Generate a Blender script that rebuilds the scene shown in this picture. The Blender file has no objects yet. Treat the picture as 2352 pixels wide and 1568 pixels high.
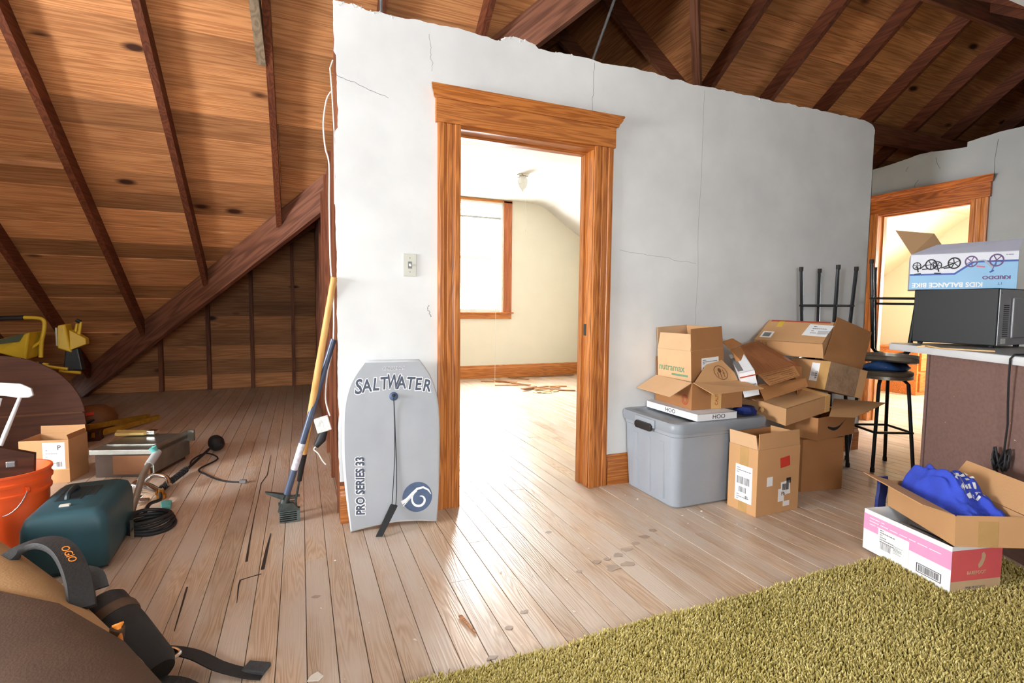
import bpy, bmesh, math, random
from mathutils import Matrix, Vector, Euler, noise as mnoise

random.seed(7)
scene = bpy.context.scene
COL = scene.collection
PI = math.pi

# ------------------------------------------------------------------ camera, sky, exposure
def make_camera():
    f = 1172.0
    yaw, pitch, roll = .3924, .0669, .0106
    fw = Vector((math.sin(yaw)*math.cos(pitch), math.cos(yaw)*math.cos(pitch), -math.sin(pitch)))
    r0 = Vector((math.cos(yaw), -math.sin(yaw), 0)); u0 = r0.cross(fw)
    r = math.cos(roll)*r0 + math.sin(roll)*u0
    u = -math.sin(roll)*r0 + math.cos(roll)*u0
    cd = bpy.data.cameras.new('camera'); cd.sensor_width = 36; cd.lens = f/2352*36
    cd.clip_start = .02
    co = bpy.data.objects.new('camera', cd); COL.objects.link(co)
    M = Matrix((( r.x, u.x, -fw.x, 0), (r.y, u.y, -fw.y, -2.657), (r.z, u.z, -fw.z, 1.098), (0, 0, 0, 1)))
    co.matrix_world = M
    scene.camera = co
make_camera()

SKY = 95.0
w = bpy.data.worlds.new('overcast_sky'); scene.world = w; w.use_nodes = True
bg = w.node_tree.nodes['Background']
bg.inputs[0].default_value = (.93, .97, 1.0, 1); bg.inputs[1].default_value = SKY

vs = scene.view_settings
vs.view_transform = 'Standard'; vs.look = 'None'; vs.gamma = 1; vs.use_curve_mapping = False
vs.exposure = 0.08

def portal(loc, rot, sx, sy):
    ld = bpy.data.lights.new('window_portal', 'AREA'); ld.shape = 'RECTANGLE'; ld.size = sx; ld.size_y = sy
    ld.cycles.is_portal = True
    lo = bpy.data.objects.new('window_portal', ld); COL.objects.link(lo)
    lo.location = loc; lo.rotation_euler = rot
# window openings: left end wall, dormer behind the camera, back room, far room
WIN_L = (-4.2, -1.7, -.3, .85, 1.95)        # x, y0, y1, z0, z1
WIN_S = (-3.9, -.45, .25, 1.0, 1.6)           # y, x0, x1, z0, z1
WIN_B = (4.75, 1.92, 2.90, 1.02, 2.69)
WIN_R = (8.5, -.9, .7, .8, 1.9)             # x, y0, y1, z0, z1
portal((WIN_L[0], (WIN_L[1]+WIN_L[2])/2, (WIN_L[3]+WIN_L[4])/2), (0, -PI/2, 0), WIN_L[4]-WIN_L[3], WIN_L[2]-WIN_L[1])
portal(((WIN_S[1]+WIN_S[2])/2, WIN_S[0], (WIN_S[3]+WIN_S[4])/2), (PI/2, 0, 0), WIN_S[2]-WIN_S[1], WIN_S[4]-WIN_S[3])
portal(((WIN_B[1]+WIN_B[2])/2, WIN_B[0]+.12, (WIN_B[3]+WIN_B[4])/2), (-PI/2, 0, 0), WIN_B[2]-WIN_B[1], WIN_B[4]-WIN_B[3])
portal((WIN_R[0]+.05, (WIN_R[1]+WIN_R[2])/2, (WIN_R[3]+WIN_R[4])/2), (0, PI/2, 0), WIN_R[4]-WIN_R[3], WIN_R[2]-WIN_R[1])

# ------------------------------------------------------------------ materials
def lin(c):
    return tuple(((v/255)/12.92 if v/255 <= .04045 else ((v/255+.055)/1.055)**2.4) for v in c) + (1,)
MATS = {}
def newmat(name):
    m = bpy.data.materials.new(name); m.use_nodes = True
    nt = m.node_tree; b = nt.nodes['Principled BSDF']
    MATS[name] = m
    return m, nt, b
def node(nt, t, **kw):
    n = nt.nodes.new(t)
    for k, v in kw.items(): setattr(n, k, v)
    return n
def coords(nt, rnd=True, scale=(1, 1, 1)):
    tc = node(nt, 'ShaderNodeTexCoord'); mp = node(nt, 'ShaderNodeMapping')
    mp.inputs['Scale'].default_value = scale
    if rnd:
        oi = node(nt, 'ShaderNodeObjectInfo'); mm = node(nt, 'ShaderNodeMath', operation='MULTIPLY'); mm.inputs[1].default_value = 37.0
        nt.links.new(oi.outputs['Random'], mm.inputs[0])
        cb = node(nt, 'ShaderNodeCombineXYZ')
        for i in range(3): nt.links.new(mm.outputs[0], cb.inputs[i])
        ad = node(nt, 'ShaderNodeVectorMath', operation='ADD')
        nt.links.new(tc.outputs['Object'], ad.inputs[0]); nt.links.new(cb.outputs[0], ad.inputs[1])
        nt.links.new(ad.outputs[0], mp.inputs['Vector'])
    else:
        nt.links.new(tc.outputs['Object'], mp.inputs['Vector'])
    return mp.outputs[0]
def ramp(nt, fac, stops):
    r = node(nt, 'ShaderNodeValToRGB'); e = r.color_ramp.elements
    while len(e) < len(stops): e.new(.5)
    for i, (p, c) in enumerate(stops): e[i].position = p; e[i].color = c
    nt.links.new(fac, r.inputs[0]); return r.outputs[0]
def plain(name, rgb, rough=.6, var=.08, nscale=8, bump=0., bscale=60, metal=0., spec=.5, rnd=True):
    m, nt, b = newmat(name)
    v = coords(nt, rnd)
    n = node(nt, 'ShaderNodeTexNoise'); n.inputs['Scale'].default_value = nscale; n.inputs['Detail'].default_value = 4
    nt.links.new(v, n.inputs['Vector'])
    c = lin(rgb)
    lo = tuple(max(0, x*(1-var)) for x in c[:3]) + (1,); hi = tuple(min(1, x*(1+var)) for x in c[:3]) + (1,)
    nt.links.new(ramp(nt, n.outputs[0], [(.3, lo), (.7, hi)]), b.inputs['Base Color'])
    b.inputs['Roughness'].default_value = rough; b.inputs['Metallic'].default_value = metal
    b.inputs['Specular IOR Level'].default_value = spec
    if bump:
        n2 = node(nt, 'ShaderNodeTexNoise'); n2.inputs['Scale'].default_value = bscale; n2.inputs['Detail'].default_value = 5
        nt.links.new(v, n2.inputs['Vector'])
        bp = node(nt, 'ShaderNodeBump'); bp.inputs['Strength'].default_value = bump; bp.inputs['Distance'].default_value = .01
        nt.links.new(n2.outputs[0], bp.inputs['Height']); nt.links.new(bp.outputs[0], b.inputs['Normal'])
    return m
def wood(name, light, dark, axis=0, rough=.6, stretch=12, rings=22, ringamt=.5, var=.25, knots=None, worn=None, bump=.15, freq=1.0, spec=.3):
    """grain runs along local axis; growth rings are the contour lines of a stretched noise"""
    m, nt, b = newmat(name)
    sc = [stretch*.75*freq]*3; sc[axis] = .75*freq
    v = coords(nt, True, tuple(sc))
    n = node(nt, 'ShaderNodeTexNoise'); n.inputs['Scale'].default_value = 1; n.inputs['Detail'].default_value = 2; n.inputs['Roughness'].default_value = .45
    nt.links.new(v, n.inputs['Vector'])
    mu = node(nt, 'ShaderNodeMath', operation='MULTIPLY'); mu.inputs[1].default_value = rings*6.283
    nt.links.new(n.outputs[0], mu.inputs[0])
    sn = node(nt, 'ShaderNodeMath', operation='SINE'); nt.links.new(mu.outputs[0], sn.inputs[0])
    mr = node(nt, 'ShaderNodeMapRange'); mr.inputs[1].default_value = -1; mr.inputs[2].default_value = 1; nt.links.new(sn.outputs[0], mr.inputs[0])
    # fine fibre
    sc2 = [160.]*3; sc2[axis] = 3.
    v2 = coords(nt, True, tuple(sc2))
    n2 = node(nt, 'ShaderNodeTexNoise'); n2.inputs['Scale'].default_value = 1; n2.inputs['Detail'].default_value = 3
    nt.links.new(v2, n2.inputs['Vector'])
    mx = node(nt, 'ShaderNodeMix'); mx.data_type = 'FLOAT'; mx.inputs[0].default_value = 1-ringamt
    nt.links.new(mr.outputs[0], mx.inputs[2]); nt.links.new(n2.outputs[0], mx.inputs[3])
    col = ramp(nt, mx.outputs[0], [(.15, lin(dark)), (.75, lin(light))])
    # broad tone changes inside a piece and from piece to piece
    v3 = coords(nt, True, tuple(2.2 if i != axis else .7 for i in range(3)))
    n3 = node(nt, 'ShaderNodeTexNoise'); n3.inputs['Scale'].default_value = 1; n3.inputs['Detail'].default_value = 3
    nt.links.new(v3, n3.inputs['Vector'])
    oi = node(nt, 'ShaderNodeObjectInfo')
    a1 = node(nt, 'ShaderNodeMapRange'); a1.inputs[3].default_value = 1-var; a1.inputs[4].default_value = 1+var*.6
    nt.links.new(oi.outputs['Random'], a1.inputs[0])
    a2 = node(nt, 'ShaderNodeMapRange'); a2.inputs[1].default_value = .3; a2.inputs[2].default_value = .7; a2.inputs[3].default_value = 1-var*.8; a2.inputs[4].default_value = 1+var*.4
    nt.links.new(n3.outputs[0], a2.inputs[0])
    pm = node(nt, 'ShaderNodeMath', operation='MULTIPLY'); nt.links.new(a1.outputs[0], pm.inputs[0]); nt.links.new(a2.outputs[0], pm.inputs[1])
    vm = node(nt, 'ShaderNodeVectorMath', operation='SCALE'); nt.links.new(col, vm.inputs[0]); nt.links.new(pm.outputs[0], vm.inputs['Scale'])
    out = vm.outputs[0]
    if knots:
        ksc = [3.2]*3; ksc[axis] = 1.5
        vk = coords(nt, True, tuple(ksc))
        vo = node(nt, 'ShaderNodeTexVoronoi'); vo.inputs['Scale'].default_value = 1.0; nt.links.new(vk, vo.inputs['Vector'])
        kr = ramp(nt, vo.outputs['Distance'], [(.06, (1, 1, 1, 1)), (.13, (0, 0, 0, 1))])
        mk = node(nt, 'ShaderNodeMix'); mk.data_type = 'RGBA'; nt.links.new(kr, mk.inputs[0]); nt.links.new(out, mk.inputs[6]); mk.inputs[7].default_value = lin(knots)
        out = mk.outputs[2]
    if worn:
        rgb, lo_, hi_, sc_ = worn
        vw = coords(nt, True, tuple(sc_ if i != axis else sc_*.3 for i in range(3)))
        nw = node(nt, 'ShaderNodeTexNoise'); nw.inputs['Scale'].default_value = 1; nw.inputs['Detail'].default_value = 6; nt.links.new(vw, nw.inputs['Vector'])
        kr = ramp(nt, nw.outputs[0], [(lo_, (0, 0, 0, 1)), (hi_, (1, 1, 1, 1))])
        mk = node(nt, 'ShaderNodeMix'); mk.data_type = 'RGBA'; nt.links.new(kr, mk.inputs[0]); nt.links.new(out, mk.inputs[6]); mk.inputs[7].default_value = lin(rgb)
        out = mk.outputs[2]
    nt.links.new(out, b.inputs['Base Color'])
    b.inputs['Roughness'].default_value = rough; b.inputs['Specular IOR Level'].default_value = spec
    if bump:
        bp = node(nt, 'ShaderNodeBump'); bp.inputs['Strength'].default_value = bump; bp.inputs['Distance'].default_value = .004
        nt.links.new(mx.outputs[0], bp.inputs['Height']); nt.links.new(bp.outputs[0], b.inputs['Normal'])
    return m

wood('roof_board', (210, 148, 96), (166, 106, 62), 0, .65, 24, 9, .42, .36, knots=(60, 30, 16), freq=.9)
wood('roof_board_y', (196, 130, 80), (150, 92, 52), 1, .65, 24, 9, .45, .33, knots=(60, 30, 16), freq=.9)
wood('rafter_wood', (118, 64, 40), (78, 40, 24), 1, .6, 14, 10, .4, .25)
wood('rafter_wood_x', (130, 80, 54), (90, 54, 36), 0, .6, 14, 10, .4, .2)
wood('stud_wood', (140, 82, 52), (96, 54, 34), 2, .6, 14, 10, .4, .2)
wood('floor_board', (212, 184, 158), (182, 148, 118), 1, .34, 16, 20, .45, .16, worn=((202, 182, 164), .42, .6, 6), freq=1.3, bump=.2, spec=.6)
wood('trim_v', (200, 124, 58), (160, 90, 36), 2, .38, 18, 10, .6, .1, freq=1.5, spec=.5)
wood('trim_h', (200, 124, 58), (160, 90, 36), 0, .38, 18, 10, .6, .1, freq=1.5, spec=.5)
wood('trim_hy', (190, 106, 44), (138, 66, 20), 1, .38, 12, 13, .6, .1, freq=1.5, spec=.5)
wood('trim_dark', (178, 104, 66), (140, 76, 46), 2, .4, 12, 10, .4, .08)
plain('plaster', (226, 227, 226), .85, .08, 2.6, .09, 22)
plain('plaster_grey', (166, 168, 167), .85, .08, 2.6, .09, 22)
plain('plaster_edge', (232, 230, 226), .95, .1, 20, .6, 60)
plain('cream', (220, 214, 198), .8, .02, 3, .1, 30)
plain('cream_ceiling', (204, 203, 199), .85, .02, 3, .1, 30)
plain('warm_wall', (228, 216, 190), .8, .02, 3)
plain('outside_ground', (120, 124, 104), .9, .2, .4)
plain('white_paint', (240, 240, 236), .5, .03)
wood('scab_grey', (150, 132, 108), (112, 96, 78), 1, .6, 12, 8, .4, .1)
plain('black_crack', (60, 58, 56), .9, .1)

def glass_mat():
    m, nt, b = newmat('window_glass')
    out = nt.nodes['Material Output']; tr = node(nt, 'ShaderNodeBsdfTransparent'); gl = node(nt, 'ShaderNodeBsdfGlossy'); gl.inputs['Roughness'].default_value = .02
    tr.inputs[0].default_value = (.97, .98, .98, 1)
    mx = node(nt, 'ShaderNodeMixShader'); mx.inputs[0].default_value = .05
    nt.links.new(tr.outputs[0], mx.inputs[1]); nt.links.new(gl.outputs[0], mx.inputs[2]); nt.links.new(mx.outputs[0], out.inputs[0])
glass_mat()

# ------------------------------------------------------------------ mesh helpers
class MB:
    def __init__(s): s.v = []; s.f = []
    def add(s, vs, fs, M=None):
        o = len(s.v)
        for p in vs:
            p = Vector(p); s.v.append(M @ p if M else p)
        s.f += [tuple(i+o for i in f) for f in fs]; return s
    def box(s, x0, x1, y0, y1, z0, z1, M=None):
        return s.add([(x0,y0,z0),(x1,y0,z0),(x1,y1,z0),(x0,y1,z0),(x0,y0,z1),(x1,y0,z1),(x1,y1,z1),(x0,y1,z1)],
                     [(0,3,2,1),(4,5,6,7),(0,1,5,4),(1,2,6,5),(2,3,7,6),(3,0,4,7)], M)
    def prism(s, pts, z0, z1, M=None):          # polygon in xy extruded in z
        n = len(pts)
        return s.add([(x,y,z0) for x,y in pts]+[(x,y,z1) for x,y in pts],
                     [tuple(range(n-1,-1,-1)), tuple(range(n,2*n))]+[(i,(i+1)%n,n+(i+1)%n,n+i) for i in range(n)], M)
    def hexa(s, b, t, M=None):                   # 4 bottom points, 4 top points
        return s.add(list(b)+list(t), [(0,3,2,1),(4,5,6,7),(0,1,5,4),(1,2,6,5),(2,3,7,6),(3,0,4,7)], M)
    def tube(s, path, r, n=8, M=None, cap=True):
        path = [Vector(p) for p in path]; rs = r if isinstance(r, (list, tuple)) else [r]*len(path)
        vs = []; up = None
        for i, p in enumerate(path):
            d = (path[min(i+1, len(path)-1)]-path[max(i-1, 0)])
            d = d.normalized() if d.length > 1e-9 else Vector((0,0,1))
            if up is None: up = d.orthogonal().normalized()
            a = (up-d*up.dot(d)); a = a.normalized() if a.length > 1e-6 else d.orthogonal().normalized(); up = a; bb = d.cross(a)
            for k in range(n):
                t = 2*PI*k/n; vs.append(p+rs[i]*(math.cos(t)*a+math.sin(t)*bb))
        fs = []
        for i in range(len(path)-1):
            for k in range(n): fs.append((i*n+k, i*n+(k+1)%n, (i+1)*n+(k+1)%n, (i+1)*n+k))
        if cap: fs += [tuple(range(n-1,-1,-1)), tuple(range((len(path)-1)*n, len(path)*n))]
        return s.add(vs, fs, M)
    def lathe(s, prof, n=24, M=None, arc=2*PI):
        vs = []; full = abs(arc-2*PI) < 1e-6; m = n if full else n+1
        for r, z in prof:
            for k in range(m): t = arc*k/n; vs.append((r*math.cos(t), r*math.sin(t), z))
        fs = []
        for i in range(len(prof)-1):
            for k in range(n): fs.append((i*m+k, i*m+(k+1)%m, (i+1)*m+(k+1)%m, (i+1)*m+k))
        if full:
            if prof[0][0] > 1e-6: fs.append(tuple(range(m-1,-1,-1)))
            if prof[-1][0] > 1e-6: fs.append(tuple(range((len(prof)-1)*m, len(prof)*m)))
        return s.add(vs, fs, M)
    def sheet(s, q, t, M=None):                  # quad (or polygon) with thickness
        q = [Vector(p) for p in q]; n = (q[1]-q[0]).cross(q[2]-q[0]).normalized()*t; k = len(q)
        return s.add(q+[p-n for p in q], [tuple(range(k)), tuple(range(2*k-1,k-1,-1))]+[(i,k+i,k+(i+1)%k,(i+1)%k) for i in range(k)], M)
    def mesh(s, name):
        me = bpy.data.meshes.new(name); me.from_pydata([tuple(p) for p in s.v], [], s.f); me.validate()
        bm = bmesh.new(); bm.from_mesh(me); bmesh.ops.recalc_face_normals(bm, faces=bm.faces); bm.to_mesh(me); bm.free()
        return me
def link(name, me, mat, parent=None, M=None):
    o = bpy.data.objects.new(name, me); COL.objects.link(o)
    if mat is not None:
        me.materials.clear(); me.materials.append(MATS[mat] if isinstance(mat, str) else mat)
    if parent is not None: o.parent = parent
    if M is not None: o.matrix_local = M
    return o
def bev(me, w, seg=2, ang=35):
    bm = bmesh.new(); bm.from_mesh(me); bmesh.ops.remove_doubles(bm, verts=bm.verts, dist=1e-5)
    es = [e for e in bm.edges if len(e.link_faces) == 2 and e.calc_face_angle(0) > math.radians(ang)]
    bmesh.ops.bevel(bm, geom=es, offset=w, segments=seg, profile=.5, affect='EDGES', clamp_overlap=True)
    bm.to_mesh(me); bm.free(); return me
def smooth(o, ang=40):
    me = o.data
    for p in me.polygons: p.use_smooth = True
    me.set_sharp_from_angle(angle=math.radians(ang)); return o
def part(name, mb, mat, parent=None, M=None, bw=0, seg=2, sm=False, ang=40):
    me = mb.mesh(name)
    if bw: bev(me, bw, seg)
    o = link(name, me, mat, parent, M)
    if sm: smooth(o, ang)
    return o
def tag(o, label, cat, group=None):
    o['label'] = label; o['category'] = cat
    if group: o['group'] = group
    return o
def thing(name, label, cat, loc=(0,0,0), rot=(0,0,0), group=None):
    o = bpy.data.objects.new(name, None); o.empty_display_size = .05; COL.objects.link(o)
    o.location = loc; o.rotation_euler = rot
    return tag(o, label, cat, group)
def struct(name, mb=None, mat=None, label=None):
    if mb is None:
        o = bpy.data.objects.new(name, None); COL.objects.link(o); o.empty_display_size = .05
    else: o = part(name, mb, mat)
    o['kind'] = 'structure'
    if label: o['label'] = label
    return o
def T(x, y, z): return Matrix.Translation((x, y, z))
def Rot(a, ax): return Matrix.Rotation(a, 4, ax)
def frame(o, x, y, z=None):
    x = Vector(x).normalized(); y = Vector(y); y = (y-x*y.dot(x)).normalized(); z = x.cross(y)
    return Matrix(((x.x,y.x,z.x,o[0]),(x.y,y.y,z.y,o[1]),(x.z,y.z,z.z,o[2]),(0,0,0,1)))
def text_part(s, size, mat, parent, M, name='lettering', sx=1., offset=0., shear=0., align='LEFT', ext=.0004):
    cu = bpy.data.curves.new('t', 'FONT'); cu.body = s; cu.size = size; cu.extrude = ext; cu.offset = offset; cu.shear = shear; cu.align_x = align
    cu.resolution_u = 3
    to = bpy.data.objects.new('t', cu); COL.objects.link(to)
    dg = bpy.context.evaluated_depsgraph_get(); me = bpy.data.meshes.new_from_object(to.evaluated_get(dg))
    bpy.data.objects.remove(to); bpy.data.curves.remove(cu)
    if sx != 1.:
        for v in me.vertices: v.co.x *= sx
    me.name = name
    return link(name, me, mat, parent, M)
# ------------------------------------------------------------------ outer envelope
ENV = MB()
ENV.box(-9, 14, -9, 14, -3.4, -3.3)
struct('floor_outside', ENV, 'outside_ground', 'grassy ground far below outside the windows')

# ------------------------------------------------------------------ floor of boards
floor = struct('floor', MB().box(-4.3, 8.75, -5.0, 5.05, -.12, -.024), 'rafter_wood_x', 'worn bare pine board floor')
BWD = .0885
_plank_cache = {}
def floor_plank(x0, y0, y1):
    L = y1-y0
    key = round(L, 3)
    if key not in _plank_cache:
        mb = MB().box(0, BWD-.0022, 0, L-.002, -.022, 0)
        _plank_cache[key] = bev(mb.mesh('plank'), .0012, 1)
    o = link('plank', _plank_cache[key], None if _plank_cache[key].materials else 'floor_board', floor)
    o.location = (x0, y0, random.uniform(-.0012, .0004)); return o
joints = {}
i = 0; x = -3.45
while x < 8.6:
    ya, yb = (-3.9, 4.9) if x < 5.3 else (-1.6, 2.6)
    if x < -2.7: ya, yb = -2.9, 4.9
    cuts = [ya]
    if x < 5.3:
        c = random.choice([-2.1, -1.6, -1.3, -.75, -.35, .3, 1.15, 1.9, 2.6])
        cuts.append(c)
        if .2 < x < 2.9 and c < .5 and random.random() < .75: cuts.append(c+random.uniform(1.4, 2.6))
    cuts.append(yb)
    for a, b in zip(cuts, cuts[1:]): floor_plank(x, a, b)
    x += BWD

# ------------------------------------------------------------------ main plaster wall (ragged top and left edge)
DX0, DX1, DH = .79, 1.61, 2.045            # door opening
def rag(t, a, fr, seed): return a*(mnoise.noise(Vector((t*fr, seed, 0)))+.6*mnoise.noise(Vector((t*fr*3.3, seed, 4)))+.5*mnoise.noise(Vector((t*fr*9, seed, 9))))
wall = struct('wall_main', None, None, 'white plaster partition wall with a broken ragged top edge')
def wall_top(x):
    z = 2.535+rag(x, .016, 2.3, 1.7)
    if 1.02 < x < 1.24: z += .03*math.sin((x-1.02)/.22*PI)**.6
    if x > 4.02: z -= .05*((x-4.02)/.08)**2
    if x < .2: z -= .35*(.2-x)
    return z
def wall_left(z): return .166+rag(z, .007, 3.5, 5.2)+(.012 if 1.95 < z < 2.3 else 0)
def plaster_sheet(y0, y1, ragged=True):
    mb = MB()
    xs = [wl for wl in [None]] ; xs = []
    x = .2
    while x < 4.098: xs.append(x); x += .016
    xs = sorted(set(xs+[DX0, DX1, 4.10]))
    def col(xa, xb, z0):
        za, zb = wall_top(xa), wall_top(xb)
        mb.add([(xa,y0,z0),(xb,y0,z0),(xb,y0,zb),(xa,y0,za),(xa,y1,z0),(xb,y1,z0),(xb,y1,zb-.006),(xa,y1,za-.006)],
               [(0,1,2,3),(5,4,7,6),(3,2,6,7),(0,4,5,1)])
    for xa, xb in zip(xs, xs[1:]):
        if xb <= DX0+1e-6 or xa >= DX1-1e-6: col(xa, xb, .0)
        else: col(xa, xb, DH)
    # ragged left strip
    zt = wall_top(.2); zs = [.21]
    while zs[-1] < zt-.02: zs.append(zs[-1]+.018)
    zs.append(zt)
    for za, zb in zip(zs, zs[1:]):
        la, lb = wall_left(za), wall_left(zb)
        mb.add([(la,y0,za),(.2,y0,za),(.2,y0,zb),(lb,y0,zb),(la,y1,za),(.2,y1,za),(.2,y1,zb),(lb,y1,zb)],
               [(0,1,2,3),(5,4,7,6),(0,3,7,4)])
    mb.add([(wall_left(zt),y0,zt),(.2,y0,zt),(.2,y1,zt),(wall_left(zt),y1,zt)], [(0,1,2,3)])
    mb.box(4.095, 4.10, y0, y1, 0, 2.45)
    return mb
part('plaster_face', plaster_sheet(0, .018), 'plaster', wall)
mb = MB().box(.21, DX0, .112, .13, 0, 2.5).box(DX1, 4.1, .112, .13, 0, 2.5).box(DX0, DX1, .112, .13, DH, 2.5)
part('plaster_back', mb, 'cream', wall)
for xx in (.168, .58, DX0-.085, DX1+.04, 2.15, 2.7, 3.25, 3.8, 4.04):
    part('stud', MB().box(xx, xx+.042, .02, .11, 0, 2.46), 'stud_wood', wall)
part('top_plate', MB().box(.17, 4.08, .02, .11, 2.46, 2.5), 'rafter_wood_x', wall)
# crumbling plaster key along the top edge
mb = MB(); random.seed(3)
for k in range(150):
    x = random.choice([random.uniform(.2, 4.05), random.uniform(1.0, 1.25), random.uniform(.18, .5)])
    z = wall_top(x)-random.uniform(.002, .012); s = random.uniform(.006, .016)
    pts = [Vector((random.gauss(0,1), random.gauss(0,.6), random.gauss(0,1))).normalized()*s*random.uniform(.7,1.2) for _ in range(7)]
    bm = bmesh.new()
    for p in pts: bm.verts.new(p+Vector((x, .008, z)))
    bmesh.ops.convex_hull(bm, input=bm.verts); bm.verts.index_update()
    mb.add([v.co.copy() for v in bm.verts], [tuple(v.index for v in f.verts) for f in bm.faces]); bm.free()
o = part('plaster_crumb', mb, 'plaster_edge', wall); o['kind'] = 'stuff'
# hairline cracks: thin dark filler just proud of the wall
def crack(pts, w=.0016):
    mb = MB()
    for a, b in zip(pts, pts[1:]):
        d = Vector((b[0]-a[0], 0, b[1]-a[1])).normalized(); n = Vector((-d.z, 0, d.x))*w*.5
        A = Vector((a[0], -.0006, a[1])); B = Vector((b[0], -.0006, b[1]))
        mb.add([A-n, B-n, B+n, A+n], [(0,1,2,3)])
    return mb
def wob(p, q, n, amp, seed):
    out = []
    for k in range(n+1):
        t = k/n; out.append((p[0]+(q[0]-p[0])*t+amp*mnoise.noise(Vector((t*n*.5, seed, 0))), p[1]+(q[1]-p[1])*t+amp*mnoise.noise(Vector((t*n*.5, seed, 7)))))
    return out
for k, (p, q, w_) in enumerate([((.17, 2.2), (.42, 2.13), .0015), ((1.6, 2.52), (1.59, 2.25), .0016), ((.63, 2.48), (.64, 2.3), .0012), ((2.42, 2.5), (2.41, 1.0), .0012), ((.62, 1.1), (.63, 1.04), .002), ((1.8, 1.45), (2.4, 1.4), .001)]):
    part('crack', crack(wob(p, q, 14, .012, k*3.1), w_), 'black_crack', wall)
# room side wall (rough back of studs, lath edge)
side = struct('wall_side', MB().box(.185, .21, .13, 4.75, 0, 2.05), 'stud_wood', 'rough brown back of the side partition')
for k in range(7):
    y = .13+.6*k
    part('stud', MB().box(.165, .19, y, y+.045, 0, 2.04), 'stud_wood', side)
part('wall_lining', MB().box(.211, .215, .13, 4.75, 0, 1.92), 'cream', side)
part('corner_post', MB().box(.172, .215, .112, .15, 0, 2.42), 'stud_wood', side)

# baseboards
def base_profile(h=.19, t=.02): return [(0,0),(-t,0),(-t,h*.74),(-t*.8,h*.8),(-t*.55,h*.86),(-t*.55,h*.93),(-t*.2,h),(0,h)]
def baseboard(name, p, q, label, h=.19, t=.02, mat='trim_h'):
    p = Vector((*p, 0)); q = Vector((*q, 0)); d = (q-p); L = d.length; d.normalize(); n = Vector((-d.y, d.x, 0))
    M = Matrix(((n.x,0,d.x,p.x),(n.y,0,d.y,p.y),(0,1,0,0),(0,0,0,1)))
    o = struct(name, MB().prism(base_profile(h, t), 0, L, M), mat, label); return o
baseboard('baseboard_main', (1.742, -.0005), (4.08, -.0005), 'stained wood baseboard right of the near doorway')
baseboard('baseboard_stub', (.168, -.0005), (.655, -.0005), 'short stained baseboard behind the bodyboard')

# ------------------------------------------------------------------ door casings
def casing_profile(wd, t):     # across wall, out of wall, with flutes
    return [(0,0),(wd,0),(wd,t*.9),(wd*.9,t),(wd*.76,t),(wd*.73,t*.7),(wd*.64,t*.62),(wd*.6,t*.9),(wd*.42,t*.9),(wd*.38,t*.62),(wd*.3,t*.7),(wd*.26,t),(wd*.1,t),(0,t*.9)]
def door_trim(name, M, w, h, depth, mats, label, leftcut=0.):
    """local: x across, y out of the wall toward the viewer, z up; opening 0..w"""
    mv, mh = mats
    root = struct(name, None, None, label)
    cw = .122; t = .022
    for sgn in (0, 1):
        ox = -cw if sgn == 0 else w
        Mp = M @ Matrix(((1,0,0,ox),(0,1,0,0),(0,0,1,0),(0,0,0,1)))
        part('casing', MB().prism(casing_profile(cw, t), 0, h+.015, Mp), mv, root)
        jx = -.0 if sgn == 0 else w
        mb = MB().box(jx-(.018 if sgn == 0 else 0), jx+(0 if sgn == 0 else .018), -depth-.01, .004, 0, h, M)
        sx = jx if sgn == 0 else jx-.012
        part('jamb', mb, mv, root)
        part('door_stop', MB().box(sx, sx+.012, -depth+.0, -depth+.045, 0, h-.012, M), mv, root)
    part('head_jamb', MB().box(-.018, w+.018, -depth-.01, .004, h, h+.018, M), mh, root)
    part('head_stop', MB().box(0, w, -depth, -depth+.045, h-.012, h, M), mh, root)
    part('header', MB().box(-cw-.012, w+cw+.012, 0, .026, h+.016, h+.135, M), mh, root, bw=.002)
    prof = [(0,0),(.032,0),(.036,.008),(.036,.014),(.046,.022),(.056,.034),(.056,.042),(.064,.046),(.064,.056),(0,.056)]
    x0, x1 = -cw-.036, w+cw+.036
    mb = MB(); n = len(prof)
    vs_ = []
    for xx, sg in ((x0, -1), (x1, 1)):
        for (a, b) in prof: vs_.append((xx+sg*(a-.05)*.6, a, h+.135+b))
    mb.add(vs_, [tuple(range(n-1,-1,-1)), tuple(range(n,2*n))]+[(i,(i+1)%n,n+(i+1)%n,n+i) for i in range(n)], M)
    part('cornice', mb, mh, root)
    return root
M1 = Matrix(((1,0,0,DX0),(0,-1,0,0),(0,0,1,0),(0,0,0,1)))
tr1 = door_trim('trim_1', M1, DX1-DX0, 2.03, .13, ('trim_v', 'trim_h'), 'orange stained wood casing around the near doorway')
part('strike_plate', MB().box(DX1-.003, DX1+.001, .05, .075, .93, 1.0), 'black_crack', tr1)

# ------------------------------------------------------------------ far wall on the right, with second doorway
W2X = 5.25; D2A, D2B = -.09, .655         # opening in y
wall2 = struct('wall_right', None, None, 'plaster wall with second doorway, shade put into its grey')
def w2top(y): return 2.49+.04*math.exp(-((y-.3)/.25)**2)+rag(y, .01, 3, 8) if y > -.03 else 2.535+.02*min(1,(-y)/.3)+rag(y, .006, 3, 8)
mb = MB(); ys = [-3.9+.03*k for k in range(int(8.6/.03))]; ys = sorted(set(ys+[D2A, D2B, -.03, -.0299]))
for a, b in zip(ys, ys[1:]):
    z0 = 2.045 if (a >= D2A-1e-6 and b <= D2B+1e-6) else 0
    za, zb = w2top(a), w2top(b)
    mb.add([(W2X,a,z0),(W2X,b,z0),(W2X,b,zb),(W2X,a,za),(W2X+.1,a,z0),(W2X+.1,b,z0),(W2X+.1,b,zb),(W2X+.1,a,za)], [(1,0,3,2),(4,5,6,7),(3,7,6,2),(0,1,5,4)])
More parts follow.
